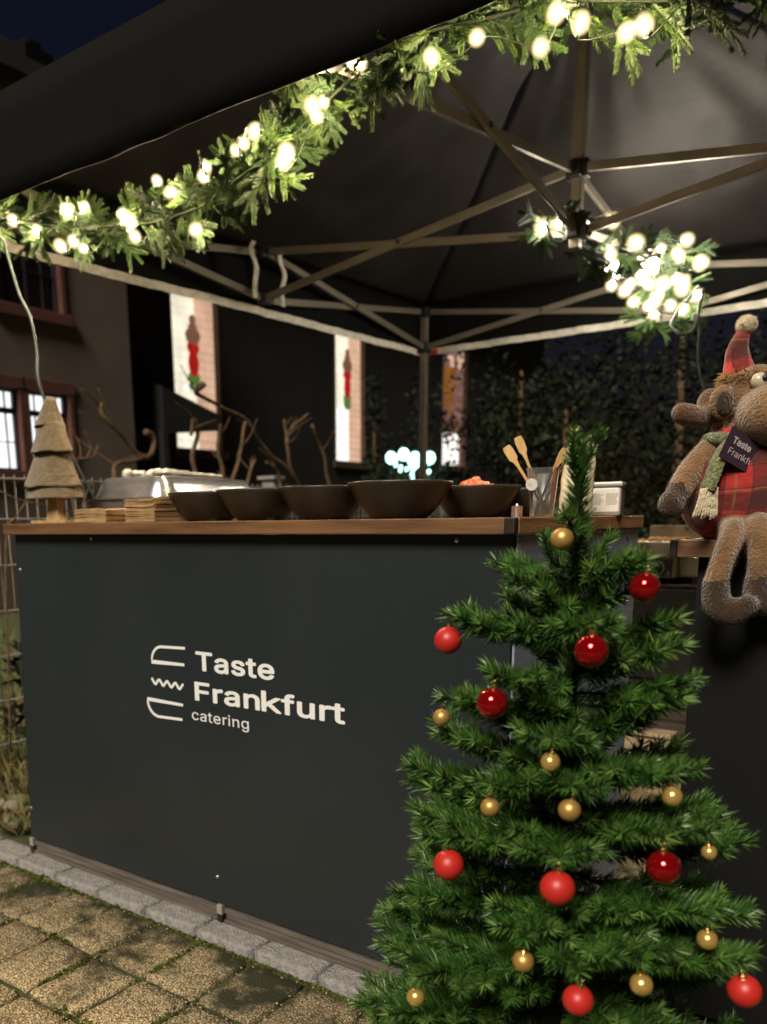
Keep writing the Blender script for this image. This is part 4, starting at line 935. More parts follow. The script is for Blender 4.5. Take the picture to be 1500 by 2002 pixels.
# ------------------------------------------------------------------ griddle on crates between the counters
gd = empty('griddle', (-.93, 3.6, .80)); tag(gd, 'steel electric griddle with fried food on a black box between the counters', 'griddle')
MB().box(-1.06, -.862, 3.415, 3.86, .822, .90).build('body', M['griddle_steel'], gd, bevel=.004)
MB().box(-.8615, -.78, 3.47, 3.86, .829, .903).build('side_housing', M['griddle_steel'], gd, bevel=.004)
MB().box(-1.055, -.872, 3.407, 3.4145, .826, .895).build('control_panel', M['black_plastic'], gd, bevel=.001)
MB().box(-1.06, -.866, 3.400, 3.416, .902, .962).build('drip_front', M['griddle_steel'], gd, bevel=.003)
MB().box(-1.05, -.87, 3.43, 3.80, .902, .952).build('hot_plate', M['black_plastic'], gd, bevel=.002)
MB().box(-1.08, -.74, 3.82, 3.835, .905, 1.018).build('splash_back', M['griddle_steel'], gd, bevel=.002)
MB().add([(-.85, 3.45, .95), (-.84, 3.45, .95), (-.74, 3.82, 1.01), (-.75, 3.82, 1.01), (-.85, 3.45, .90), (-.84, 3.45, .90), (-.74, 3.82, .90), (-.75, 3.82, .90)],
         [(0, 1, 2, 3), (7, 6, 5, 4), (0, 4, 5, 1), (1, 5, 6, 2), (2, 6, 7, 3), (3, 7, 4, 0)]).build('side_guard', M['black_plastic'], gd)
k = MB(); k.tube([(-.928, 3.407, .860), (-.928, 3.385, .860)], [.019, .016], 20); kn = k.build('knob', M['black_plastic'], gd, smooth=False)
tk = MB()
for i in range(14):
    a = 2 * pi * i / 14; tk.box(-.928 + .026 * cos(a) - .0022, -.928 + .026 * cos(a) + .0022, 3.4058, 3.4066, .860 + .026 * sin(a) - .0022, .860 + .026 * sin(a) + .0022)
tk.build('dial_marks', M['white_print'], gd)
wt = MB()
for a, b_ in (((-.893, .832), (-.877, .832)), ((-.877, .832), (-.885, .848)), ((-.885, .848), (-.893, .832)), ((-.885, .842), (-.885, .837))): wt.bar((a[0], 3.4062, a[1]), (b_[0], 3.4062, b_[1]), .0016, .0008, (0, 1, 0))
wt.build('warning_mark', M['white_print'], gd)
for x, y in ((-1.04, 3.45), (-.80, 3.5), (-1.04, 3.83), (-.80, 3.83)): MB().box(x - .015, x + .015, y - .015, y + .015, .800, .8215).build('foot', M['black_plastic'], gd)
fo = MB(); rk = random.Random(4)
for _ in range(90): fo.ball((rk.uniform(-1.04, -.88), rk.uniform(3.44, 3.78), .955 + rk.uniform(0, .012)), (rk.uniform(.008, .018), rk.uniform(.008, .018), rk.uniform(.004, .009)), 7, 5)
o = fo.build('fried_food', M['griddle_food'], smooth=True, org=(-.96, 3.6, .952)); tag(o, 'golden fried food spread over the griddle plate', 'food')
b = empty('black_box', (-.85, 3.7, .42)); tag(b, 'smooth black box carrying the griddle', 'box')
MB().box(-1.15, -.745, 3.42, 4.0, .42, .785).build('body', M['crate'], b, bevel=.008)
MB().box(-1.16, -.735, 3.41, 4.01, .786, .799).build('lid', M['crate'], b, bevel=.004)
MB().box(-.775, -.757, 3.408, 3.4195, .43, .445).build('latch', M['screw'], b)
b = empty('ribbed_crate', (-.9, 3.7, .02)); tag(b, 'brown-grey ribbed crate standing below the black griddle box', 'crate')
MB().box(-1.14, -.745, 3.44, 3.98, .02, .4195).build('body', M['crate_rib'], b, bevel=.004)
for i in range(7): MB().box(-1.145, -.740, 3.432, 3.4395, .045 + i * .053, .082 + i * .053).build('rib', M['crate_rib'], b, bevel=.003)
b = empty('wooden_crate', (-.9, 3.36, 0)); tag(b, 'low raw wood crate on the paving in front of the ribbed crate', 'crate')
for z0_, z1_ in ((.205, .220), ): MB().box(-1.10, -.808, 3.33, 3.42, z0_, z1_).build('top_board', M['crate_wood'], b, bevel=.002)
for i in range(3): MB().box(-1.095, -.815, 3.335, 3.345, .015 + i * .063, .068 + i * .063).build('slat', M['crate_wood'], b, bevel=.002)
for x in (-1.09, -.835): MB().box(x, x + .02, 3.3455, 3.41, .0, .2045).build('post', M['crate_wood'], b, bevel=.002)

# ------------------------------------------------------------------ plush moose (local: x right, y away, z up; turned to face the camera)
SCL = .000978
MO = (-.309 - .020, 1.80 - .015, 1.0137); RZ = math.atan2(.5975, .8018)
mo = empty('plush_moose', MO, RZ); tag(mo, 'plush moose in red tartan dungarees and hat sitting on the right counter', 'soft toy')
mo.rotation_euler = (0, 0, RZ); mo.rotation_euler = (Matrix.Rotation(RZ, 3, 'Z') @ Matrix.Rotation(radians(-4.5), 3, 'Y')).to_euler()
def L3(dx, dy, dz): return (dx * SCL, dy * SCL, dz * SCL)     # dx, dz in units of about a millimetre; dy towards the back
def caps_union(items, vox=.0055):
    s = MB()
    for it in items:
        if it[0] == 'b': s.ball(L3(*it[1]), tuple(k * SCL for k in it[2]), 22, 14)
        else:
            pth = spline([L3(*p) for p in it[1]], 5); rs = it[2]; n = len(pth)
            rad = [rs[0] + (rs[-1] - rs[0]) * 0 for _ in range(n)]
            for i in range(n):
                f = i / (n - 1) * (len(rs) - 1); k = min(len(rs) - 2, int(f)); rad[i] = (rs[k] + (rs[k + 1] - rs[k]) * (f - k)) * SCL
            s.tube(pth, rad, 14); s.ball(pth[0], rad[0], 14, 10); s.ball(pth[-1], rad[-1], 14, 10)
    return s
body_items = [('b', (8, 20, 108), (118, 100, 118)), ('b', (0, 10, 62), (104, 90, 58)), ('b', (0, 10, 190), (62, 55, 60)),
  ('b', (12, -10, 262), (62, 60, 58)),                                           # skull
  ('b', (32, -74, 222), (82, 74, 60)), ('b', (30, -60, 250), (58, 55, 42)),      # muzzle, bridge of the nose
  ('t', [(-62, -6, 178), (-105, -14, 140), (-135, -26, 105), (-152, -34, 82)], [27, 27, 25, 22]),
  ('b', (-156, -38, 80), (26, 23, 27)),
  ('t', [(75, -6, 178), (118, -20, 140), (140, -40, 95), (140, -60, 60)], [30, 30, 27, 24]), ('b', (140, -62, 56), (28, 26, 30)),
  ('t', [(-40, -40, 22), (-66, -92, 16), (-94, -112, -30), (-106, -112, -70)], [27, 24, 21, 22]),
  ('t', [(-106, -112, -70), (-104, -116, -108), (-84, -128, -122), (-62, -140, -112)], [24, 27, 26, 21]),
  ('t', [(2, -40, 24), (-18, -96, 22), (-26, -116, -30), (-28, -114, -72)], [27, 25, 22, 23]),
  ('t', [(-28, -114, -72), (-28, -116, -104), (0, -130, -108), (30, -142, -98)], [25, 28, 27, 22])]
bs = caps_union(body_items); tmp = bs.build('tmp_body', M['tan'], org=(0, 0, 0))
rmd = tmp.modifiers.new('r', 'REMESH'); rmd.mode = 'VOXEL'; rmd.voxel_size = .0045; rmd.use_smooth_shade = True
smd = tmp.modifiers.new('s', 'SMOOTH'); smd.iterations = 6; smd.factor = .5
bpy.context.view_layer.update(); dg = bpy.context.evaluated_depsgraph_get()
bme = bpy.data.meshes.new_from_object(tmp.evaluated_get(dg)); bpy.data.objects.remove(tmp)
bme.materials.clear(); bme.materials.append(M['tan']); bme.materials.append(M['brown'])
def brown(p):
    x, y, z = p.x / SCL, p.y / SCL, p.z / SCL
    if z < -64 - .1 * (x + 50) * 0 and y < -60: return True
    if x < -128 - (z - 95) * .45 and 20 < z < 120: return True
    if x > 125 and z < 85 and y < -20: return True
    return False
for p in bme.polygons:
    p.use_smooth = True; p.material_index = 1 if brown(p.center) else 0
body = link_mesh('body', bme, mo)
# fuzz: short fibres over the plush, as real geometry
fib = MB(); rf = random.Random(12); vsn = [(v.co.copy(), v.normal.copy()) for v in bme.vertices]
for co, nr in vsn:
    mi = 1 if brown(co) else 0
    for _ in range(2):
        p = co + Vector((rf.uniform(-1, 1), rf.uniform(-1, 1), rf.uniform(-1, 1))) * .003; d = (nr + Vector((rf.gauss(0, .5), rf.gauss(0, .5), rf.gauss(0, .5) - .25))).normalized()
        sd = d.orthogonal().normalized() * .00032; fib.add([p - sd, p + sd, p + d * rf.uniform(.0008, .0018)], [(0, 1, 2)], mi)
o = fib.build('fuzz', [M['tan'], M['brown']], mo, org=(0, 0, 0)); o['kind'] = 'stuff'
def localb(s, name, m, smooth=True, par=None, **k): return s.build(name, m, par or mo, smooth=smooth, org=(0, 0, 0), **k)
# tartan dungarees, just outside the body
tr_ = MB(); tr_.ball(L3(8, 20, 108), tuple(k * SCL for k in (128, 116, 124)), 40, 26)
tr_.v = [tuple(Vector(v) + Vector(v).normalized() * .002 * noise.noise(Vector(v) * 30)) for v in tr_.v]
keep = []; 
for f in tr_.f:
    c = sum((Vector(tr_.v[i]) for i in f), Vector()) / len(f); x, z = c.x / SCL, c.z / SCL
    if z < 150 or (abs(x - 20) < 78 and z < 235 and c.y < 0.0): keep.append(f)
tr_.f = keep; tr_.mi = [0] * len(keep); dn = localb(tr_, 'dungarees', M['plaid']); md = dn.modifiers.new('t', 'SOLIDIFY'); md.thickness = .003
bib = MB(); n = 12
for j in range(n + 1):
    for i in range(n + 1):
        u = -1 + 2 * i / n; v = j / n; x = 20 + u * (68 - 14 * v); z = 128 + v * 70; y = -74 - 14 * (1 - v) + 26 * u * u + 8 * v
        bib.v.append(L3(x, y - 8, z))
for j in range(n):
    for i in range(n): c = j * (n + 1) + i; bib.f.append((c, c + 1, c + n + 2, c + n + 1)); bib.mi.append(0)
bo = localb(bib, 'bib', M['plaid']); md = bo.modifiers.new('t', 'SOLIDIFY'); md.thickness = .004
# antlers: soft lobed paddles
def antler(sgn):
    s = MB(); items = [('t', [(sgn * 45 + 8, 20, 250), (sgn * 76 + 4, 14, 236), (sgn * 108 + 4, 8, 242), (sgn * 122 + 4, 6, 247)], [21, 19, 22, 20]), ('t', [(sgn * 70 + 8, 24, 244), (sgn * 68 + 10, 36, 266), (sgn * 58 + 10, 42, 276)], [16, 18, 16])]
    s = caps_union(items); t_ = s.build('tmp', M['ear_brown'], org=(0, 0, 0)); r_ = t_.modifiers.new('r', 'REMESH'); r_.mode = 'VOXEL'; r_.voxel_size = .004; sm = t_.modifiers.new('s', 'SMOOTH'); sm.iterations = 4
    bpy.context.view_layer.update(); me = bpy.data.meshes.new_from_object(t_.evaluated_get(bpy.context.evaluated_depsgraph_get())); bpy.data.objects.remove(t_)
    me.polygons.foreach_set('use_smooth', [True] * len(me.polygons)); return link_mesh('antler', me, mo)
antler(-1); antler(1)
for sg in (-1, 1):
    e = MB(); c0 = (12 + sg * 66, -28, 256); e.ball(L3(*c0), tuple(k * SCL for k in (27, 14, 32)), 20, 14)
    eo = localb(e, 'ear', M['tan']); e = MB(); e.ball(L3(c0[0] + sg * 3, c0[1] - 10, c0[2] - 2), tuple(k * SCL for k in (17, 7, 22)), 18, 12); localb(e, 'inner_ear', M['brown'], par=eo)
for dx in (-8, 22):
    e = MB(); e.ball(L3(dx, -66, 284), tuple(k * SCL for k in (16, 13, 15)), 20, 14); eo = localb(e, 'eye', M['eye'])
    e = MB(); e.ball(L3(dx + 5, -77, 287), tuple(k * SCL for k in (7, 5, 7)), 12, 8); localb(e, 'pupil', M['black_plastic'], par=eo)
tf = MB(); rt_ = random.Random(6)
for _ in range(1500):
    a = rt_.uniform(-pi, pi); p = Vector(L3(14 + 60 * cos(a) * rt_.random() ** .4, -14 + 50 * sin(a) * rt_.random() ** .4, 305 - rt_.uniform(0, 22)))
    d = Vector((cos(a) * .7 + rt_.gauss(0, .3), sin(a) * .7 - .2, .35 + rt_.gauss(0, .3))).normalized(); sd = d.orthogonal().normalized() * .0006; m_ = p + d * .012
    tf.add([p - sd, p + sd, m_ + sd - Vector((0, 0, .001)), m_ + d * .010 - Vector((0, 0, .006)), m_ - sd], [(0, 1, 2, 3, 4)])
o = localb(tf, 'hair_tuft', M['tuft'], smooth=False); o['kind'] = 'stuff'
ht = MB(); hp = spline([L3(-8, 6, 300), L3(-12, 6, 325), L3(-14, 4, 350), L3(-8, 0, 372), L3(0, -4, 388)], 5); n = len(hp)
ht.tube(hp, [(33 - 24 * (i / (n - 1)) ** .8) * SCL for i in range(n)], 22)
ht.v = [tuple(Vector(v) + Vector((1, 1, 0)) * .0025 * noise.noise(Vector(v) * 45)) for v in ht.v]
hat = localb(ht, 'hat', M['plaid_hat'])
pm = MB(); pm.ball(L3(-2, -4, 392), tuple(k * SCL for k in (17, 17, 17)), 18, 12); po = localb(pm, 'pompom', M['cream'], par=hat)
pf = MB()
for _ in range(2200):
    d = Vector((rt_.gauss(0, 1), rt_.gauss(0, 1), rt_.gauss(0, 1))).normalized(); p = Vector(L3(-2, -4, 392)) + d * .0145; sd = d.orthogonal().normalized() * .0004
    pf.add([p - sd, p + sd, p + d * rt_.uniform(.004, .0065)], [(0, 1, 2)])
o = localb(pf, 'pompom_fibres', M['cream'], smooth=False); o['kind'] = 'stuff'
# scarf round the neck, hanging on the left, with tassels
sf = MB(); sf.tube(spline([L3(72, -30, 185), L3(50, -64, 186), L3(5, -72, 184), L3(-40, -58, 186), L3(-66, -20, 192), L3(-50, 30, 195), L3(10, 60, 198), L3(66, 30, 192), L3(72, -30, 185)], 6), 17 * SCL, 10, squash=.75, caps=False)
sf.tube(spline([L3(-38, -60, 194), L3(-62, -66, 180), L3(-84, -72, 150), L3(-98, -74, 118), L3(-106, -74, 100)], 6), [(12 + 8 * min(1, i / 8)) * SCL for i in range(25)], 12, squash=.45)
sf.v = [tuple(Vector(v) + Vector((1, -1, 1)) * .0016 * sin(v[0] * 900) * cos(v[2] * 900)) for v in sf.v]
sco = localb(sf, 'scarf', M['scarf'])
for k in range(9):
    t_ = MB(); bx0 = -118 + k * 3.2; t_.tube(spline([L3(bx0, -80 - (k % 3) * 3, 104), L3(bx0 - 6 + k * .8, -84, 84), L3(-136 + k * 5.4, -84, 52 + (k % 3) * 3 - k * .9)], 4), 2.6 * SCL, 6)
    localb(t_, 'tassel', M['cream'], par=sco)
# name card hanging from the neck
tgm = Matrix.Translation(L3(-42, -86, 160)) @ Matrix.Rotation(radians(12), 4, 'Z') @ Matrix.Rotation(radians(90), 4, 'X') @ Matrix.Rotation(radians(-30), 4, 'Z')
cw, ch = 47 * SCL, 29 * SCL
cbx = MB().box(-cw, cw, -ch, ch, -.0006, .0006); co_ = link_mesh('name_card', cbx.mesh('name_card', M['tag']), mo, tgm)
M['card_print'] = mat('pale_card_print', (0.42, 0.36, 0.38), rough=0.6)
w_ = text_obj('print', 'Taste', .0225, M['card_print'], co_, Matrix.Translation((-cw + .012, .004, .0008)), bold=.0006, extrude=.0001)
w_ = text_obj('print', 'Frankfurt', .0225, M['card_print'], co_, Matrix.Translation((-cw + .012, -.0155, .0008)), weight=.0, extrude=.0001)

# ------------------------------------------------------------------ artificial Christmas tree
TXc, TYc = -.409, 1.12
xt = empty('christmas_tree', (TXc, TYc, 0)); tag(xt, 'small artificial green Christmas tree with red and gold baubles before the counter', 'Christmas tree')
s = MB(); s.tube([(TXc, TYc, .02), (TXc, TYc, .6), (TXc, TYc, 1.0), (TXc - .003, TYc, 1.155)], [.011, .010, .007, .003], 10); s.build('trunk', M['stem'], xt, smooth=True)
for k in range(3):
    a = k * 2 * pi / 3 + .4; s = MB(); s.tube([(TXc, TYc, .10), (TXc + cos(a) * .10, TYc + sin(a) * .10, .03), (TXc + cos(a) * .19, TYc + sin(a) * .19, .008)], .008, 8); s.build('stand_leg', M['stem'], xt, smooth=True)
rx = random.Random(31)
def brush(s, path, dens, ln, r, w=.0017, taper=.25, full=True):
    tot = sum((path[i + 1] - path[i]).length for i in range(len(path) - 1)); n = int(tot * dens); cum = 0
    seg = [(path[i], path[i + 1], (path[i + 1] - path[i]).length) for i in range(len(path) - 1)]
    for i in range(n):
        t = (i + r.random()) / n; dd = t * tot; k = 0
        while k < len(seg) - 1 and dd > seg[k][2]: dd -= seg[k][2]; k += 1
        a, b_, L_ = seg[k]; p = a.lerp(b_, min(1, dd / max(L_, 1e-6))); ax = (b_ - a).normalized(); u = ax.orthogonal().normalized(); v = ax.cross(u)
        ph = r.uniform(0, 2 * pi); out = u * cos(ph) + v * sin(ph); fw_ = r.uniform(.45, 1.0) + .5 * t
        d = (out + ax * fw_ + Vector((0, 0, .10))).normalized(); L2 = ln * r.uniform(.75, 1.12) * (1 - taper * t ** 3)
        nr = d.cross(out.cross(ax)).normalized() if r.random() < .5 else ax
        nr = (nr + out.cross(ax) * r.uniform(-1, 1)).normalized()
        needle_quad(s, p, d, nr, L2, w * r.uniform(.8, 1.2), 0 if r.random() < (.86 - .42 * t * t) else 2)
def branch(root, tip, r, ln=.029, side=True, dens=2300, droop=.0):
    root = Vector(root); tip = Vector(tip); mid = root.lerp(tip, .55) + Vector((r.uniform(-.008, .008), r.uniform(-.008, .008), -.010 + droop))
    path = spline([root, mid, tip], 6); s = MB(); s.tube(path, [.0026 - .0012 * i / (len(path) - 1) for i in range(len(path))], 5, mi=1)
    st_ = max(1, int(len(path) * .12)); brush(s, path[st_:], dens, ln, r)
    L_ = (tip - root).length
    if side:
        ns = max(2, int(L_ / .034))
        for k in range(ns):
            t = .26 + .60 * k / ns; i = min(len(path) - 2, int(t * (len(path) - 1))); p = path[i]; ax = (path[i + 1] - path[i]).normalized(); hz = ax.cross(Vector((0, 0, 1))).normalized()
            sg = 1 if k % 2 else -1; sg *= 1
            d = (ax * r.uniform(.85, 1.1) + hz * sg * r.uniform(.6, .85) + Vector((0, 0, r.uniform(-.1, .3)))).normalized(); l2 = L_ * r.uniform(.28, .42) * (1.15 - t * .6)
            pp = [p, p + d * l2 * .5 + Vector((0, 0, -.002)), p + d * l2 + Vector((0, 0, .004))]
            s.tube(pp, .0012, 4, mi=1); brush(s, pp, dens, ln * .92, r)
    return s.build('branch', [M['needle'], M['stem'], M['needle_tip']], xt)
BAUB = dict(red_matte=[((-0.542, 1.007, 0.897), 0.0188), ((-0.468, 0.882, 0.633), 0.0193), ((-0.329, 0.889, 0.636), 0.0203), ((-0.143, 1.017, 0.506), 0.0195), ((-0.29, 0.866, 0.517), 0.0176)],
 red_gloss=[((-0.331, 0.967, 0.905), 0.0198), ((-0.44, 0.935, 0.835), 0.0196), ((-0.297, 1.044, 0.975), 0.0179), ((-0.231, 0.961, 0.661), 0.0196)],
 gold_matte=[((-0.393, 1.02, 1.033), 0.0139), ((-0.524, 0.96, 0.801), 0.0116), ((-0.419, 0.893, 0.716), 0.0118), ((-0.327, 0.91, 0.726), 0.0131), ((-0.354, 0.857, 0.549), 0.0126)],
 gold_gloss=[((-0.356, 0.919, 0.777), 0.0115), ((-0.233, 0.984, 0.74), 0.0119), ((-0.195, 1.019, 0.668), 0.0091), ((-0.183, 0.989, 0.572), 0.012), ((-0.233, 0.91, 0.535), 0.0129), ((-0.483, 0.83, 0.47), 0.0116)])
TIPS = [(-0.493, 1.048, 0.998), (-0.553, 1.056, 0.925), (-0.496, 0.965, 0.827), (-0.53, 0.963, 0.774), (-0.61, 1.014, 0.705), (-0.538, 0.935, 0.665), (-0.609, 1.02, 0.68), (-0.531, 0.924, 0.641), (-0.568, 0.918, 0.552), (-0.576, 0.893, 0.483), (-0.615, 0.893, 0.378),
 (-0.314, 1.074, 1.007), (-0.266, 1.085, 0.932), (-0.255, 1.072, 0.9), (-0.246, 1.056, 0.84), (-0.219, 1.041, 0.757), (-0.245, 1.071, 0.856), (-0.195, 1.073, 0.694), (-0.177, 1.175, 0.631), (-0.158, 1.087, 0.563), (-0.164, 1.016, 0.524), (-0.534, 0.847, 0.413)]
def rad(z):
    zs = [.15, .2, .46, .53, .595, .69, .75, .81, .91, 1.0, 1.1, 1.17]; rs = [.30, .33, .29, .265, .24, .215, .205, .18, .16, .115, .05, .02]
    for i in range(len(zs) - 1):
        if z <= zs[i + 1]: f = max(0, (z - zs[i]) / (zs[i + 1] - zs[i])); return rs[i] + (rs[i + 1] - rs[i]) * f
    return .02
axis = lambda z: Vector((TXc, TYc, z))
for tpt in TIPS:
    tv = Vector(tpt); h = math.hypot(tv.x - TXc, tv.y - TYc); branch(axis(tv.z - .12 * h - .015), tv + Vector((0, 0, .004)), rx)
for kind, lst in BAUB.items():
    for (c, r) in lst:
        hook = Vector(c) + Vector((0, 0, r + .012)); h = math.hypot(hook.x - TXc, hook.y - TYc); out = (hook - axis(hook.z)); out.z = 0; out.normalize()
        branch(axis(max(.2, hook.z - .10 * h - .01)), hook + out * -.001 + Vector((0, 0, .004)), rx, side=(h > .12))
# the remaining tiers all round
z = .20; tier = 0
while z < .97:
    R0 = rad(z); n = max(4, int(3 + R0 * 12)); off = rx.uniform(0, 2 * pi)
    for k in range(n):
        a = off + 2 * pi * k / n + rx.uniform(-.18, .18); R1 = R0 * rx.uniform(.80, 1.0); 
        tv = axis(z + rx.uniform(-.02, .02)) + Vector((cos(a) * R1, sin(a) * R1, 0))
        if tv.y > 1.455: tv.y = 1.455
        front = (cos(a) * .6 - sin(a) * .78)
        if front > .2 and rx.random() < .30: continue
        if front > .4: tv = axis(tv.z) + Vector((cos(a), sin(a), 0)) * R1 * .86
        branch(axis(tv.z - .25 * R1 - .01), tv, rx, dens=1700 if front < -.2 else 2200)
    z += .080 - .010 * (z - .2); tier += 1
# leader at the top
s = MB(); pth = [axis(z_) + Vector((-.002, 0, 0)) for z_ in (1.0, 1.04, 1.08, 1.12, 1.15)]; s.tube(pth, .0028, 6, mi=1); brush(s, pth, 4300, .033, rx, taper=.25)
s.build('leader', [M['needle'], M['stem'], M['needle_tip']], xt)
s = MB(); brush(s, [axis(.45), axis(.7), axis(.9), axis(1.02)], 3000, .034, rx, taper=0)
s.build('inner_needles', [M['needle'], M['stem'], M['needle_tip']], xt)
for k in range(16):
    a = rx.uniform(0, 6.28); z_ = rx.uniform(.84, 1.0); r_ = rad(z_) * rx.uniform(.45, .75); branch(axis(z_), axis(z_ + .03) + Vector((cos(a) * r_, sin(a) * r_, 0)), rx, ln=.026, side=False)
for a in (.3, 2.4, 4.5): branch(axis(1.115), axis(1.16) + Vector((cos(a) * .022, sin(a) * .022, rx.uniform(-.012, .01))), rx, ln=.018, side=False, dens=2200)
for a in (0.9, 2.9, 5.1, 4.0): branch(axis(.985), axis(1.035) + Vector((cos(a) * .05, sin(a) * .05, 0)), rx, ln=.022, side=False)

# ------------------------------------------------------------------ baubles
LB = dict(red_matte=['matte red bauble at the upper left outer tip', 'matte red bauble hanging low on the left side', 'largest matte red bauble, low at the centre of the tree', 'matte red bauble at the lower right corner', 'matte red bauble at the very bottom centre'],
 red_gloss=['shiny red bauble right of the upper trunk', 'shiny red bauble left of the middle, above the first wide branches', 'shiny red bauble half hidden at the upper right, below the griddle', 'shiny red bauble low on the right side with its cap tilted'],
 gold_matte=['matte gold bauble near the top of the tree', 'small matte gold bauble on the left outer edge', 'matte gold bauble left of centre, halfway down', 'matte gold bauble right of centre, halfway down', 'matte gold bauble near the bottom, left of centre'],
 gold_gloss=['shiny gold bauble in the middle of the tree', 'shiny gold bauble at the right edge before the wooden crate', 'smallest shiny gold bauble far right', 'shiny gold bauble above the lower right red one', 'shiny gold bauble low right of centre', 'shiny gold bauble at the bottom left above the kerb'])
CAT = dict(red_matte='red baubles on the tree', red_gloss='red baubles on the tree', gold_matte='gold baubles on the tree', gold_gloss='gold baubles on the tree')
for kind, lst in BAUB.items():
    for i, (c, r) in enumerate(lst):
        root = empty(kind.split('_')[0] + '_bauble', c); tag(root, LB[kind][i], 'bauble', CAT[kind])
        root.rotation_euler = (rx.uniform(-.2, .2), rx.uniform(-.25, .25), rx.uniform(0, 6))
        MB().ball((0, 0, 0), r, 40, 24).build('ball', M[kind], root, smooth=True, org=(0, 0, 0))
        cp = MB(); cp.lathe([(r * .24, r * .95), (r * .26, r * 1.0), (r * .24, r * 1.02), (r * .24, r * 1.22), (r * .20, r * 1.26), (.0002, r * 1.27)], n=16, close=False); cp.build('cap', M['gold_cap'], root, smooth=False, org=(0, 0, 0))
        lp_ = MB(); lp_.tube([(r * .17 * cos(a), 0, r * 1.40 + r * .20 * sin(a)) for a in [2 * pi * k / 14 for k in range(15)]], r * .035, 5, caps=False); lp_.build('loop', M['gold_cap'], root, smooth=True, org=(0, 0, 0))

# ------------------------------------------------------------------ wire mesh fence
FX = -3.2; fe = empty('mesh_fence', (FX, 4.0, 0)); tag(fe, 'grey welded wire mesh fence running behind the left end of the counter', 'fence')
for z in (.13, .32, .51, .70, .89, 1.08, 1.245):
    s = MB(); s.tube([(FX - .006, .9, z), (FX - .006, 8.2, z)], .004, 6); s.tube([(FX + .006, .9, z), (FX + .006, 8.2, z)], .004, 6); s.build('horizontal_wire', M['fence'], fe, smooth=True)
wv = MB().tube([(0, 0, .05), (0, 0, 1.262)], .0030, 6).mesh('vertical_wire', M['fence'], True); y = .93
while y < 8.2: link_mesh('vertical_wire', wv, fe, loc=(0, y - 4.0, 0)); y += .05
for y in (.90, 3.40, 5.90, 8.2): MB().box(FX - .045, FX - .008, y - .03, y + .03, 0, 1.29).build('post', M['fence'], fe, bevel=.004)

# ------------------------------------------------------------------ bare twisted shrub behind the fence
VINES = [[(-4.6, 3.762, 1.824), (-4.6, 3.776, 1.746), (-4.6, 3.979, 1.58), (-4.6, 4.11, 1.502), (-4.6, 4.188, 1.592), (-4.6, 4.193, 1.661), (-4.6, 4.124, 1.68)], [(-4.6, 4.11, 1.502), (-4.5, 3.776, 1.443), (-4.4, 3.664, 1.359), (-4.4, 3.606, 1.166)],
 [(-4.8, 5.089, 1.95), (-4.8, 5.387, 1.878), (-4.8, 5.634, 1.649), (-4.8, 5.903, 1.491), (-4.8, 6.188, 1.186)], [(-4.7, 4.975, 1.798), (-4.7, 4.936, 1.605), (-4.7, 4.982, 1.414), (-4.7, 4.996, 1.139)],
 [(-4.6, 5.161, 1.824), (-4.6, 5.091, 1.608), (-4.6, 4.99, 1.371), (-4.6, 4.948, 1.137)], [(-5.0, 6.509, 2.031), (-5.0, 6.236, 1.874), (-5.0, 6.158, 1.734), (-5.0, 6.19, 1.601), (-5.0, 6.297, 1.423), (-5.0, 6.444, 1.144)],
 [(-5.0, 6.129, 1.954), (-5.0, 6.175, 1.825), (-5.0, 6.158, 1.734)], [(-5.2, 6.807, 1.978), (-5.2, 6.969, 1.746), (-5.2, 7.05, 1.501), (-5.2, 7.131, 1.147)],
 [(-4.5, 4.442, 1.672), (-4.5, 4.49, 1.78), (-4.5, 4.519, 1.677), (-4.5, 4.458, 1.531), (-4.5, 4.501, 1.39), (-4.5, 4.513, 1.172)], [(-4.6, 5.395, 1.524), (-4.6, 5.555, 1.428), (-4.6, 5.577, 1.137)],
 [(-4.4, 5.041, 1.518), (-4.4, 4.914, 1.324), (-4.4, 4.847, 1.134)], [(-4.0, 3.02, 1.36), (-4.0, 3.031, 1.391), (-4.0, 3.154, 1.41), (-4.0, 3.213, 1.469), (-4.0, 3.223, 1.498)], [(-4.8, 5.089, 1.95), (-4.7, 4.744, 1.991), (-4.6, 4.722, 2.06)]]
GROUPS = [([0, 1], 'bare twisted shrub with a hooked tip, left of the chafing dish'), ([8, 3, 4, 10, 12, 2, 9], 'bare tangled shrub with crossing stems behind the chafing dish'), ([5, 6, 7], 'bare forked shrub behind the bowls'), ([11], 'low bare twig beside the plush tree')]
rv = random.Random(19)
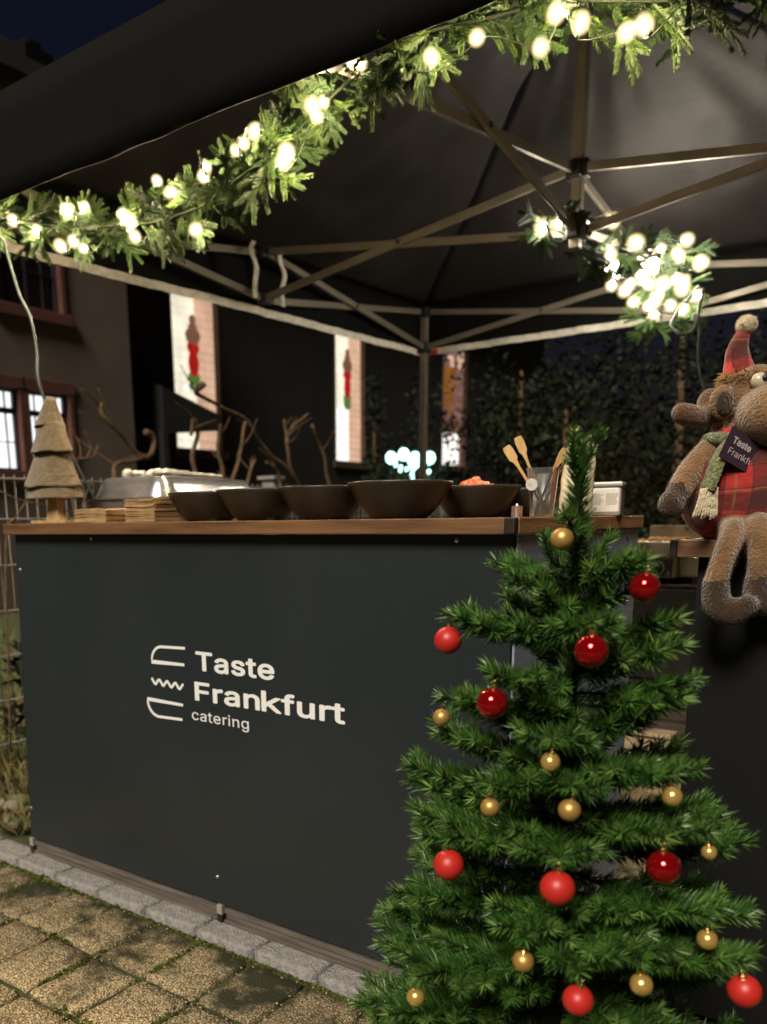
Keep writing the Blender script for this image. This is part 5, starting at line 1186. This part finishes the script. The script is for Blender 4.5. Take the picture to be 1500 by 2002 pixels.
for ids, lab in GROUPS:
    xs = [VINES[i][-1] for i in ids]; bx0 = sum(p[0] for p in xs) / len(xs); by0 = sum(p[1] for p in xs) / len(xs) + .1
    root = empty('bare_shrub', (bx0, by0, 0)); tag(root, lab, 'shrub', 'leafless shrubs behind the fence')
    for i in ids:
        P = [Vector(p) for p in VINES[i]]
        if P[-1].z < 1.5 and i != 11: P += [Vector((P[-1].x * .6 + bx0 * .4, P[-1].y * .6 + by0 * .4, .6)), Vector((bx0, by0, 0))]
        if i == 11: P = [Vector((bx0, by0, 0)), Vector((-4.0, 3.05, .8))] + P
        pth = spline(P, 7); n = len(pth); rads = [.013 + .010 * (k / n) for k in range(n)] if i != 11 else [.012 - .006 * k / n for k in range(n)]
        pth = [p + Vector((noise.noise(p * 5), noise.noise(p * 5 + Vector((4, 0, 0))), noise.noise(p * 5 + Vector((8, 0, 0))))) * .022 for p in pth]
        s = MB(); s.tube(pth, rads, 7); s.build('stem', M['bark'], root, smooth=True)
        for _ in range(3):
            k = rv.randint(2, n - 3); p = pth[k]; d = Vector((rv.gauss(0, .5), rv.gauss(0, .8), rv.uniform(.2, 1))).normalized() * rv.uniform(.12, .32)
            t_ = MB(); t_.tube(spline([p, p + d * .5 + Vector((0, rv.gauss(0, .03), 0)), p + d], 4), [.007 - .0005 * q_ for q_ in range(9)], 5); t_.build('twig', M['bark'], root, smooth=True)
# thin twigs caught in the fence
for i, (a, b_, c) in enumerate([((-3.14, 2.02, .95), (-3.15, 2.10, 1.10), (-3.17, 2.25, 1.25)), ((-3.16, 1.95, 1.10), (-3.12, 2.12, 1.15), (-3.14, 2.55, 1.06)), ((-3.05, 2.35, 1.04), (-3.08, 2.38, 1.14), (-3.12, 2.46, 1.24))]):
    s = MB(); s.tube(spline([(a[0] - .02, a[1] - .05, .1), a, b_, c], 6), [.005 - .0001 * k for k in range(19)], 6)
    o = s.build('dry_twig', M['bark'], smooth=True, org=(a[0], a[1], 0)); tag(o, ['thin dry twig slanting up the fence at the left picture edge', 'thin dry twig arching sideways across the top of the fence', 'thin orange-brown twig rising just left of the plush tree'][i], 'twig')

# ------------------------------------------------------------------ house on the left
BX = -9.0; hs = empty('house', (-11.5, 4.5, 0)); tag(hs, 'dim plastered house with red sandstone window surrounds and two lit windows', 'house')
wins = [(5.50, 6.16, 1.67, 2.60, True), (6.24, 6.86, 1.67, 2.60, True), (4.66, 5.42, 1.67, 2.60, True), (5.95, 6.86, 3.52, 4.70, False), (4.2, 5.5, 3.52, 4.70, False)]
# wall built around the openings
hw = MB(); ys_ = sorted(set([-1.5, 7.87] + [w[0] for w in wins] + [w[1] for w in wins])); zs_ = sorted(set([0, 5.9] + [w[2] for w in wins] + [w[3] for w in wins]))
for i in range(len(ys_) - 1):
    for j in range(len(zs_) - 1):
        yc = (ys_[i] + ys_[i + 1]) / 2; zc = (zs_[j] + zs_[j + 1]) / 2
        if any(w[0] < yc < w[1] and w[2] < zc < w[3] for w in wins): continue
        hw.add([(BX, ys_[i], zs_[j]), (BX, ys_[i + 1], zs_[j]), (BX, ys_[i + 1], zs_[j + 1]), (BX, ys_[i], zs_[j + 1])], [(0, 1, 2, 3)])
hw.add([(BX, 7.87, 0), (-14, 7.87, 0), (-14, 7.87, 5.9), (-11.5, 7.87, 7.6), (BX, 7.87, 5.9)], [(0, 1, 2, 3, 4)]); hw.add([(BX, -1.5, 0), (-14, -1.5, 0), (-14, -1.5, 5.9), (-11.5, -1.5, 7.6), (BX, -1.5, 5.9)], [(4, 3, 2, 1, 0)])
hw.add([(-14, -1.5, 0), (-14, 7.87, 0), (-14, 7.87, 5.9), (-14, -1.5, 5.9)], [(3, 2, 1, 0)])
hw.build('wall', M['plaster'], hs)
rf_ = MB()
for xa, xb in ((BX + .25, -11.5), (-14.25, -11.5)):
    za = 5.75; zb = 7.62; rf_.add([(xa, -1.7, za), (xa, 8.07, za), (xb, 8.07, zb), (xb, -1.7, zb), (xa, -1.7, za + .12), (xa, 8.07, za + .12), (xb, 8.07, zb + .12), (xb, -1.7, zb + .12)], [(0, 1, 2, 3), (7, 6, 5, 4), (0, 4, 5, 1), (1, 5, 6, 2), (2, 6, 7, 3), (3, 7, 4, 0)])
ro = rf_.build('roof', M['slate'], hs)
MB().box(-10.8, -10.3, 7.55, 7.98, 5.6, 7.10).build('chimney', M['slate'], ro, bevel=.01); MB().box(-10.72, -10.38, 7.64, 7.88, 7.101, 7.24).build('chimney_pot', M['slate'], ro, bevel=.05)
for (a, b_, c, d, lit) in wins:
    f = MB(); w = .07
    f.box(BX - .12, BX + .03, a - w + .035, a + .03, c - .04, d + .10); f.box(BX - .12, BX + .031, b_ - .03, b_ + w - .035, c - .04, d + .10); f.box(BX - .12, BX + .04, a - .06, b_ + .06, d - .0, d + .14); f.box(BX - .12, BX + .07, a - .09, b_ + .09, c - .13, c + .0)
    fo_ = f.build('window_surround', M['sandstone'], hs, bevel=.008)
    t_ = .035; g_ = MB(); ym_ = (a + b_) / 2; zt_ = c + (d - c) * .70
    for bx1 in ((a + .03, a + .03 + t_, c, d), (b_ - .03 - t_, b_ - .03, c, d), (ym_ - .012, ym_ + .012, c, d)): g_.box(BX - .10, BX - .055, *bx1)
    for z_ in (c, d - t_, zt_): g_.box(BX - .099, BX - .056, a + .03, b_ - .03, z_, z_ + t_ * (1.9 if z_ == zt_ else 1))
    for z_ in (c + (zt_ - c) * .5,): g_.box(BX - .09, BX - .065, a + .03, b_ - .03, z_, z_ + .012)
    for q_ in (.25, .75): g_.box(BX - .09, BX - .066, a + (b_ - a) * q_ - .006, a + (b_ - a) * q_ + .006, c, d)
    g_.build('casement', M['dark_wood'], fo_)
    if lit:
        MB().box(BX - .13, BX - .11, a, b_, c, zt_).build('pane', M['g_house'], fo_); MB().box(BX - .13, BX - .11, a, b_, zt_ + .001, d).build('pane', M['g_house'], fo_)
    else: MB().box(BX - .13, BX - .11, a, b_, c, d).build('pane', M['dark_glass'], fo_)

# ------------------------------------------------------------------ church with stained glass windows
KX = -10.0; ch_ = empty('church', (-13, 16, 0)); tag(ch_, 'dark church with tall glowing stained glass windows behind the tent', 'church')
cw_ = [(9.58, 10.62, 2.20, 5.2), (13.84, 14.86, 2.20, 5.2), (18.1, 19.3, 2.30, 5.2)]
kw = MB(); ys_ = sorted([7.9, 24.0] + [w[0] for w in cw_] + [w[1] for w in cw_]); zs_ = [0, 2.20, 2.30, 5.2, 6.0]
for i in range(len(ys_) - 1):
    for j in range(4):
        yc = (ys_[i] + ys_[i + 1]) / 2; zc = (zs_[j] + zs_[j + 1]) / 2
        if any(w[0] < yc < w[1] and w[2] < zc < w[3] for w in cw_): continue
        kw.box(KX - .5, KX, ys_[i], ys_[i + 1], zs_[j], zs_[j + 1])
kw.build('wall', M['church_wall'], ch_)
kr = MB(); kr.add([(KX + .4, 7.95, 5.9), (KX + .4, 24.2, 5.9), (-15, 24.2, 7.4), (-15, 7.95, 7.4), (KX + .4, 7.95, 6.05), (KX + .4, 24.2, 6.05), (-15, 24.2, 7.55), (-15, 7.95, 7.55)], [(0, 1, 2, 3), (7, 6, 5, 4), (0, 4, 5, 1), (1, 5, 6, 2), (2, 6, 7, 3), (3, 7, 4, 0)]); kr.build('roof', M['slate'], ch_)
def pane_rows(par, ya, yb, z0, z1, xg, cols, rowh, pick, seed):
    r = random.Random(seed); ny_ = cols; z = z0; n = 0
    while z < z1 - .01:
        zt = min(z1, z + rowh)
        for i in range(ny_):
            y0_ = ya + (yb - ya) * i / ny_; y1_ = ya + (yb - ya) * (i + 1) / ny_; m_ = pick((y0_ + y1_) / 2, (z + zt) / 2, r)
            MB().box(xg, xg + .012, y0_ + .003, y1_ - .003, z + .004, zt - .004).build('pane', M[m_], par)
        z = zt
for wi, (a, b_, c, d) in enumerate(cw_):
    fr = MB(); fr.box(KX - .13, KX + .012, a - .04, a + .02, c - .05, d); fr.box(KX - .13, KX + .013, b_ - .02, b_ + .03, c - .05, d); fr.box(KX - .35, KX + .05, a - .08, b_ + .12, c - .14, c)
    f_ = fr.build('window_surround', M['church_stone'], ch_, bevel=.01); MB().box(KX - .12, KX - .10, a + .02, b_ - .02, c, d).build('leading', M['lead'], f_)
    W = b_ - a; mid = a + W * .50
    def pick(y, z, r, wi=wi, a=a, W=W, c=c):
        u = (y - a) / W; v = (z - c)
        if wi == 2:
            if v < .75: return 'g_white' if .08 < u < .8 else 'g_brown'
            if v < 1.0: return 'g_brown'
            if v > 2.2: return r.choice(['g_mauve', 'g_mauve', 'g_peach'])
            if .15 < u < .6 and v > 1.45: return r.choice(['g_orange', 'g_orange', 'g_brown'])
            return r.choice(['g_mauve', 'g_brown', 'g_mauve', 'g_orange', 'g_brown'])
        if u > .93: return 'g_brown'
        if u < .58: return 'g_white' if wi == 1 and v < 1.0 else 'g_cream'
        return 'g_peach'
    pane_rows(f_, a + .02, b_ - .02, c + .01, d, KX - .099, 7, .125, pick, 40 + wi)
    if wi < 2:      # standing robed figure in coloured glass
        z0_ = c + (1.02 if wi == 0 else 1.12); hh = 1.0
        fig = [(.10, .0, .16, 'g_green' if wi == 0 else 'g_green'), (.085, .16, .46, 'g_red'), (.10, .46, .62, 'g_red' if wi == 0 else 'g_red'), (.12, .62, .80, 'g_brown'), (.07, .80, .88, 'g_brown'), (.05, .88, 1.0, 'g_brown')]
        for (hwid, q0, q1, m_) in fig:
            yy = mid + .02; s = MB(); N_ = 10; zc = z0_ + (q0 + q1) / 2 * hh; hz = (q1 - q0) / 2 * hh * 1.45; pts_ = [(yy + hwid * 1.35 * cos(2 * pi * k / N_) + .012 * noise.noise(Vector((k, q0 * 9, wi))), zc + hz * sin(2 * pi * k / N_)) for k in range(N_)]
            s.v = [(KX - .080 + q0 * .01, y_, z_) for y_, z_ in pts_] + [(KX - .095, y_, z_) for y_, z_ in pts_]; s.f = [tuple(range(N_)), tuple(reversed(range(N_, 2 * N_)))] + [(k, N_ + k, N_ + (k + 1) % N_, (k + 1) % N_) for k in range(N_)]; s.mi = [0] * len(s.f)
            s.build('coloured_glass', M[m_], f_)
        for k in range(5):
            s = MB(); s.ball((KX - .083, mid + .02 + (-2 + k) * .085, c + (.93 if wi == 0 else 1.05) + .03 * (k % 2)), (.012, .06, .05), 10, 6); s.build('coloured_glass', M[['g_white', 'g_green', 'g_green', 'g_mauve', 'g_peach'][k]], f_)
bd = MB(); P = [(8.45, 2.90), (9.62, 2.60), (9.62, 2.385), (8.45, 2.265)]
bd.v = [(-9.05, y, z) for y, z in P] + [(-9.95, y, z + .25) for y, z in P]; bd.f = [(0, 1, 2, 3), (7, 6, 5, 4), (0, 4, 5, 1), (1, 5, 6, 2), (2, 6, 7, 3), (3, 7, 4, 0)]; bd.mi = [0] * 6
pr = empty('porch', (-9.5, 8.8, 0)); tag(pr, 'dark sloping porch roof crossing the foot of the first church window', 'porch'); bd.build('roof', M['church_wall'], pr)
MB().box(-9.12, -9.02, 8.40, 8.50, 0, 2.3).build('post', M['church_wall'], pr)

# ------------------------------------------------------------------ garden lamps far behind
for i, (x, y, z0_, z1_, lab) in enumerate([(-5.67, 9.0, 1.66, 1.86, 'leftmost of the glowing cool white garden lamps'), (-5.49, 9.0, 1.56, 1.89, 'second glowing cool white garden lamp from the left'), (-5.33, 9.0, 1.46, 1.84, 'tall glowing garden lamp just left of the tent pole'), (-5.13, 9.0, 1.56, 1.83, 'glowing cool white garden lamp right of the tent pole')]):
    root = empty('garden_lamp', (x, y, 0)); tag(root, lab, 'garden lamp', 'cool white lamps behind the tent')
    s = MB(); s.ball((x, y, z1_ - .07), (.066, .066, .075), 18, 12); s.build('globe', M['g_lamp'], root, smooth=True)
    MB().tube([(x, y, 0), (x, y, z0_ - .001)], .02, 8).build('pole', M['black_plastic'], root, smooth=True); MB().lathe([(.045, z1_ + .001), (.04, z1_ + .02), (.005, z1_ + .05)], c=(x, y, 0), n=16).build('cap', M['black_plastic'], root)
MB_ = MB(); MB_.box(-5.15, -4.97, 5.95, 6.02, 1.0, 1.45); po_ = empty('block_post', (-5.06, 6.0, 0)); tag(po_, 'pale square post with a flat cap behind the second bowl', 'post')
MB().box(-5.13, -4.99, 5.95, 6.05, 0, 1.42).build('shaft', M['curb'], po_, bevel=.006); MB().box(-5.16, -4.96, 5.92, 6.08, 1.421, 1.452).build('cap', M['curb'], po_, bevel=.006)

# ------------------------------------------------------------------ evergreen trees and bushes at the back
def leaf_clump_mesh(seed, n, size, m):
    r = random.Random(seed); s = MB()
    for _ in range(n):
        d = Vector((r.gauss(0, 1), r.gauss(0, 1), r.gauss(0, 1))).normalized() * r.random() ** .45 * .5; u = Vector((r.gauss(0, 1), r.gauss(0, 1), r.gauss(0, .6))).normalized() * size * r.uniform(.6, 1.2); v = u.orthogonal().normalized() * size * .32
        v = Matrix.Rotation(r.uniform(0, 6.28), 3, u) @ v; s.add([d, d + u * .5 + v, d + u, d + u * .5 - v], [(0, 1, 2, 3)])
    return s
def tree(x, y, h, rad_, m, label, seed, z0_=.2, n=4200, lf_=.085):
    r = random.Random(seed); root = empty('evergreen_tree', (x, y, 0)); tag(root, label, 'tree', 'dark evergreens behind the tent')
    s = MB(); s.tube([(x, y, 0), (x + .05, y, h * .4), (x, y + .05, h * .85)], [.07, .05, .02], 8); s.build('trunk', M['bark'], root, smooth=True)
    c = MB(); lobes = [(Vector((x + r.gauss(0, rad_ * .42), y + r.gauss(0, rad_ * .42), z0_ + (h - z0_) * r.uniform(.08, .93))), rad_ * r.uniform(.30, .62)) for _ in range(16)]
    for k in range(n):
        lc, lr = lobes[k % 16]; d = Vector((r.gauss(0, 1), r.gauss(0, 1), r.gauss(0, 1))).normalized(); p = lc + d * lr * (.82 + .18 * r.random())
        if p.z < .02 or p.z > h: continue
        u = (d + Vector((r.gauss(0, .6), r.gauss(0, .6), r.gauss(0, .6) - .3))).normalized() * lf_ * r.uniform(.6, 1.2); v = u.orthogonal().normalized() * lf_ * .24; v = Matrix.Rotation(r.uniform(0, 6.28), 3, u) @ v
        c.add([p, p + u * .5 + v, p + u, p + u * .5 - v], [(0, 1, 2, 3)])
    c.build('crown', m, root)
T_ = [(-4.3, 9.6, 3.2, 1.0, 'leaf', 'slim dark evergreen just right of the tent pole'), (-3.35, 8.6, 2.5, 1.1, 'leaf2', 'bushy evergreen with faintly lit leaves behind the cup of tongs'), (-2.3, 8.8, 2.9, 1.2, 'leaf2', 'broad evergreen behind the paper bag and tub'),
      (-1.2, 8.3, 2.35, 1.1, 'leaf', 'dark evergreen behind the moose hat'), (-2.9, 11.0, 4.2, 1.5, 'leaf', 'taller dark evergreen behind the bushy ones'), (-.2, 9.5, 2.5, 1.2, 'leaf', 'dark evergreen at the right end of the row'), (-1.1, 11.5, 3.2, 1.5, 'leaf', 'rear dark evergreen on the right'), (.9, 9.0, 3.0, 1.3, 'leaf', 'dark evergreen beyond the right counter')]
for i, (x, y, h, r_, m_, lab) in enumerate(T_): tree(x, y, h, r_, M[m_], lab, 50 + i)
# leafy plants around the lamps and a climbing one by the church
def plant(x, y, h, r_, n, m_, label, seed):
    r = random.Random(seed); root = empty('leafy_bush', (x, y, 0)); tag(root, label, 'bush', 'bushes near the church'); s = MB(); s.tube([(x, y, 0), (x, y, h * .8)], .02, 6); s.build('trunk', M['bark'], root)
    c = MB()
    for _ in range(n):
        t = r.random(); a = r.uniform(0, 6.28); q_ = r_ * math.sqrt(r.random()) * (1 - .5 * t); p = Vector((x + cos(a) * q_, y + sin(a) * q_, h * t)); u = Vector((r.gauss(0, 1), r.gauss(0, 1), r.uniform(-.4, 1))).normalized() * r.uniform(.05, .12); v = u.orthogonal().normalized() * .022
        c.add([p, p + u * .5 + v, p + u, p + u * .5 - v], [(0, 1, 2, 3)])
    c.build('crown', m_, root)
plant(-5.95, 9.1, 1.75, .28, 700, M['leaf2'], 'green bush left of the garden lamps', 1); plant(-5.4, 9.35, 1.55, .4, 900, M['leaf2'], 'low green bush right behind the garden lamps', 2); plant(-4.95, 9.1, 1.7, .25, 600, M['leaf2'], 'green bush right of the garden lamps', 3)
for i_, (x_, y_, z_) in enumerate([(-5.55, 8.97, 1.66), (-5.40, 8.98, 1.60), (-5.31, 8.96, 1.55), (-5.14, 8.97, 1.62)]):
    lr = random.Random(i_ + 90); root = empty('light_stake', (x_, y_, 0)); tag(root, ['lit drooping light stake left of the lamps', 'drooping light stake between the middle lamps', 'lowest drooping light stake before the tent pole', 'drooping light stake right of the tent pole'][i_], 'light stake', 'small light stakes among the lamps')
    MB().tube([(x_, y_, 0), (x_, y_, z_ + .14)], .008, 6).build('stake', M['black_plastic'], root)
    for k_ in range(6):
        a_ = lr.uniform(0, 6.28); MB().ball((x_ + .035 * cos(a_), y_ + .035 * sin(a_), z_ + .03 * k_ - .02), (.022, .022, .03), 10, 7).build('lamp_head', M['g_lamp'], root, smooth=True)
plant(-5.42, 8.82, 1.60, .38, 420, M['leaf2'], 'thin leafy bush in front of the garden lamps', 7); plant(-6.7, 10.2, 3.0, .22, 500, M['leaf2'], 'tall thin climber right of the second church window', 4); plant(-6.2, 10.6, 2.8, .3, 500, M['leaf2'], 'faint green climber left of the tent pole', 5)
plant(-3.6, 2.6, .5, .35, 500, M['leaf'], 'low dark shrub beyond the wire fence', 6)
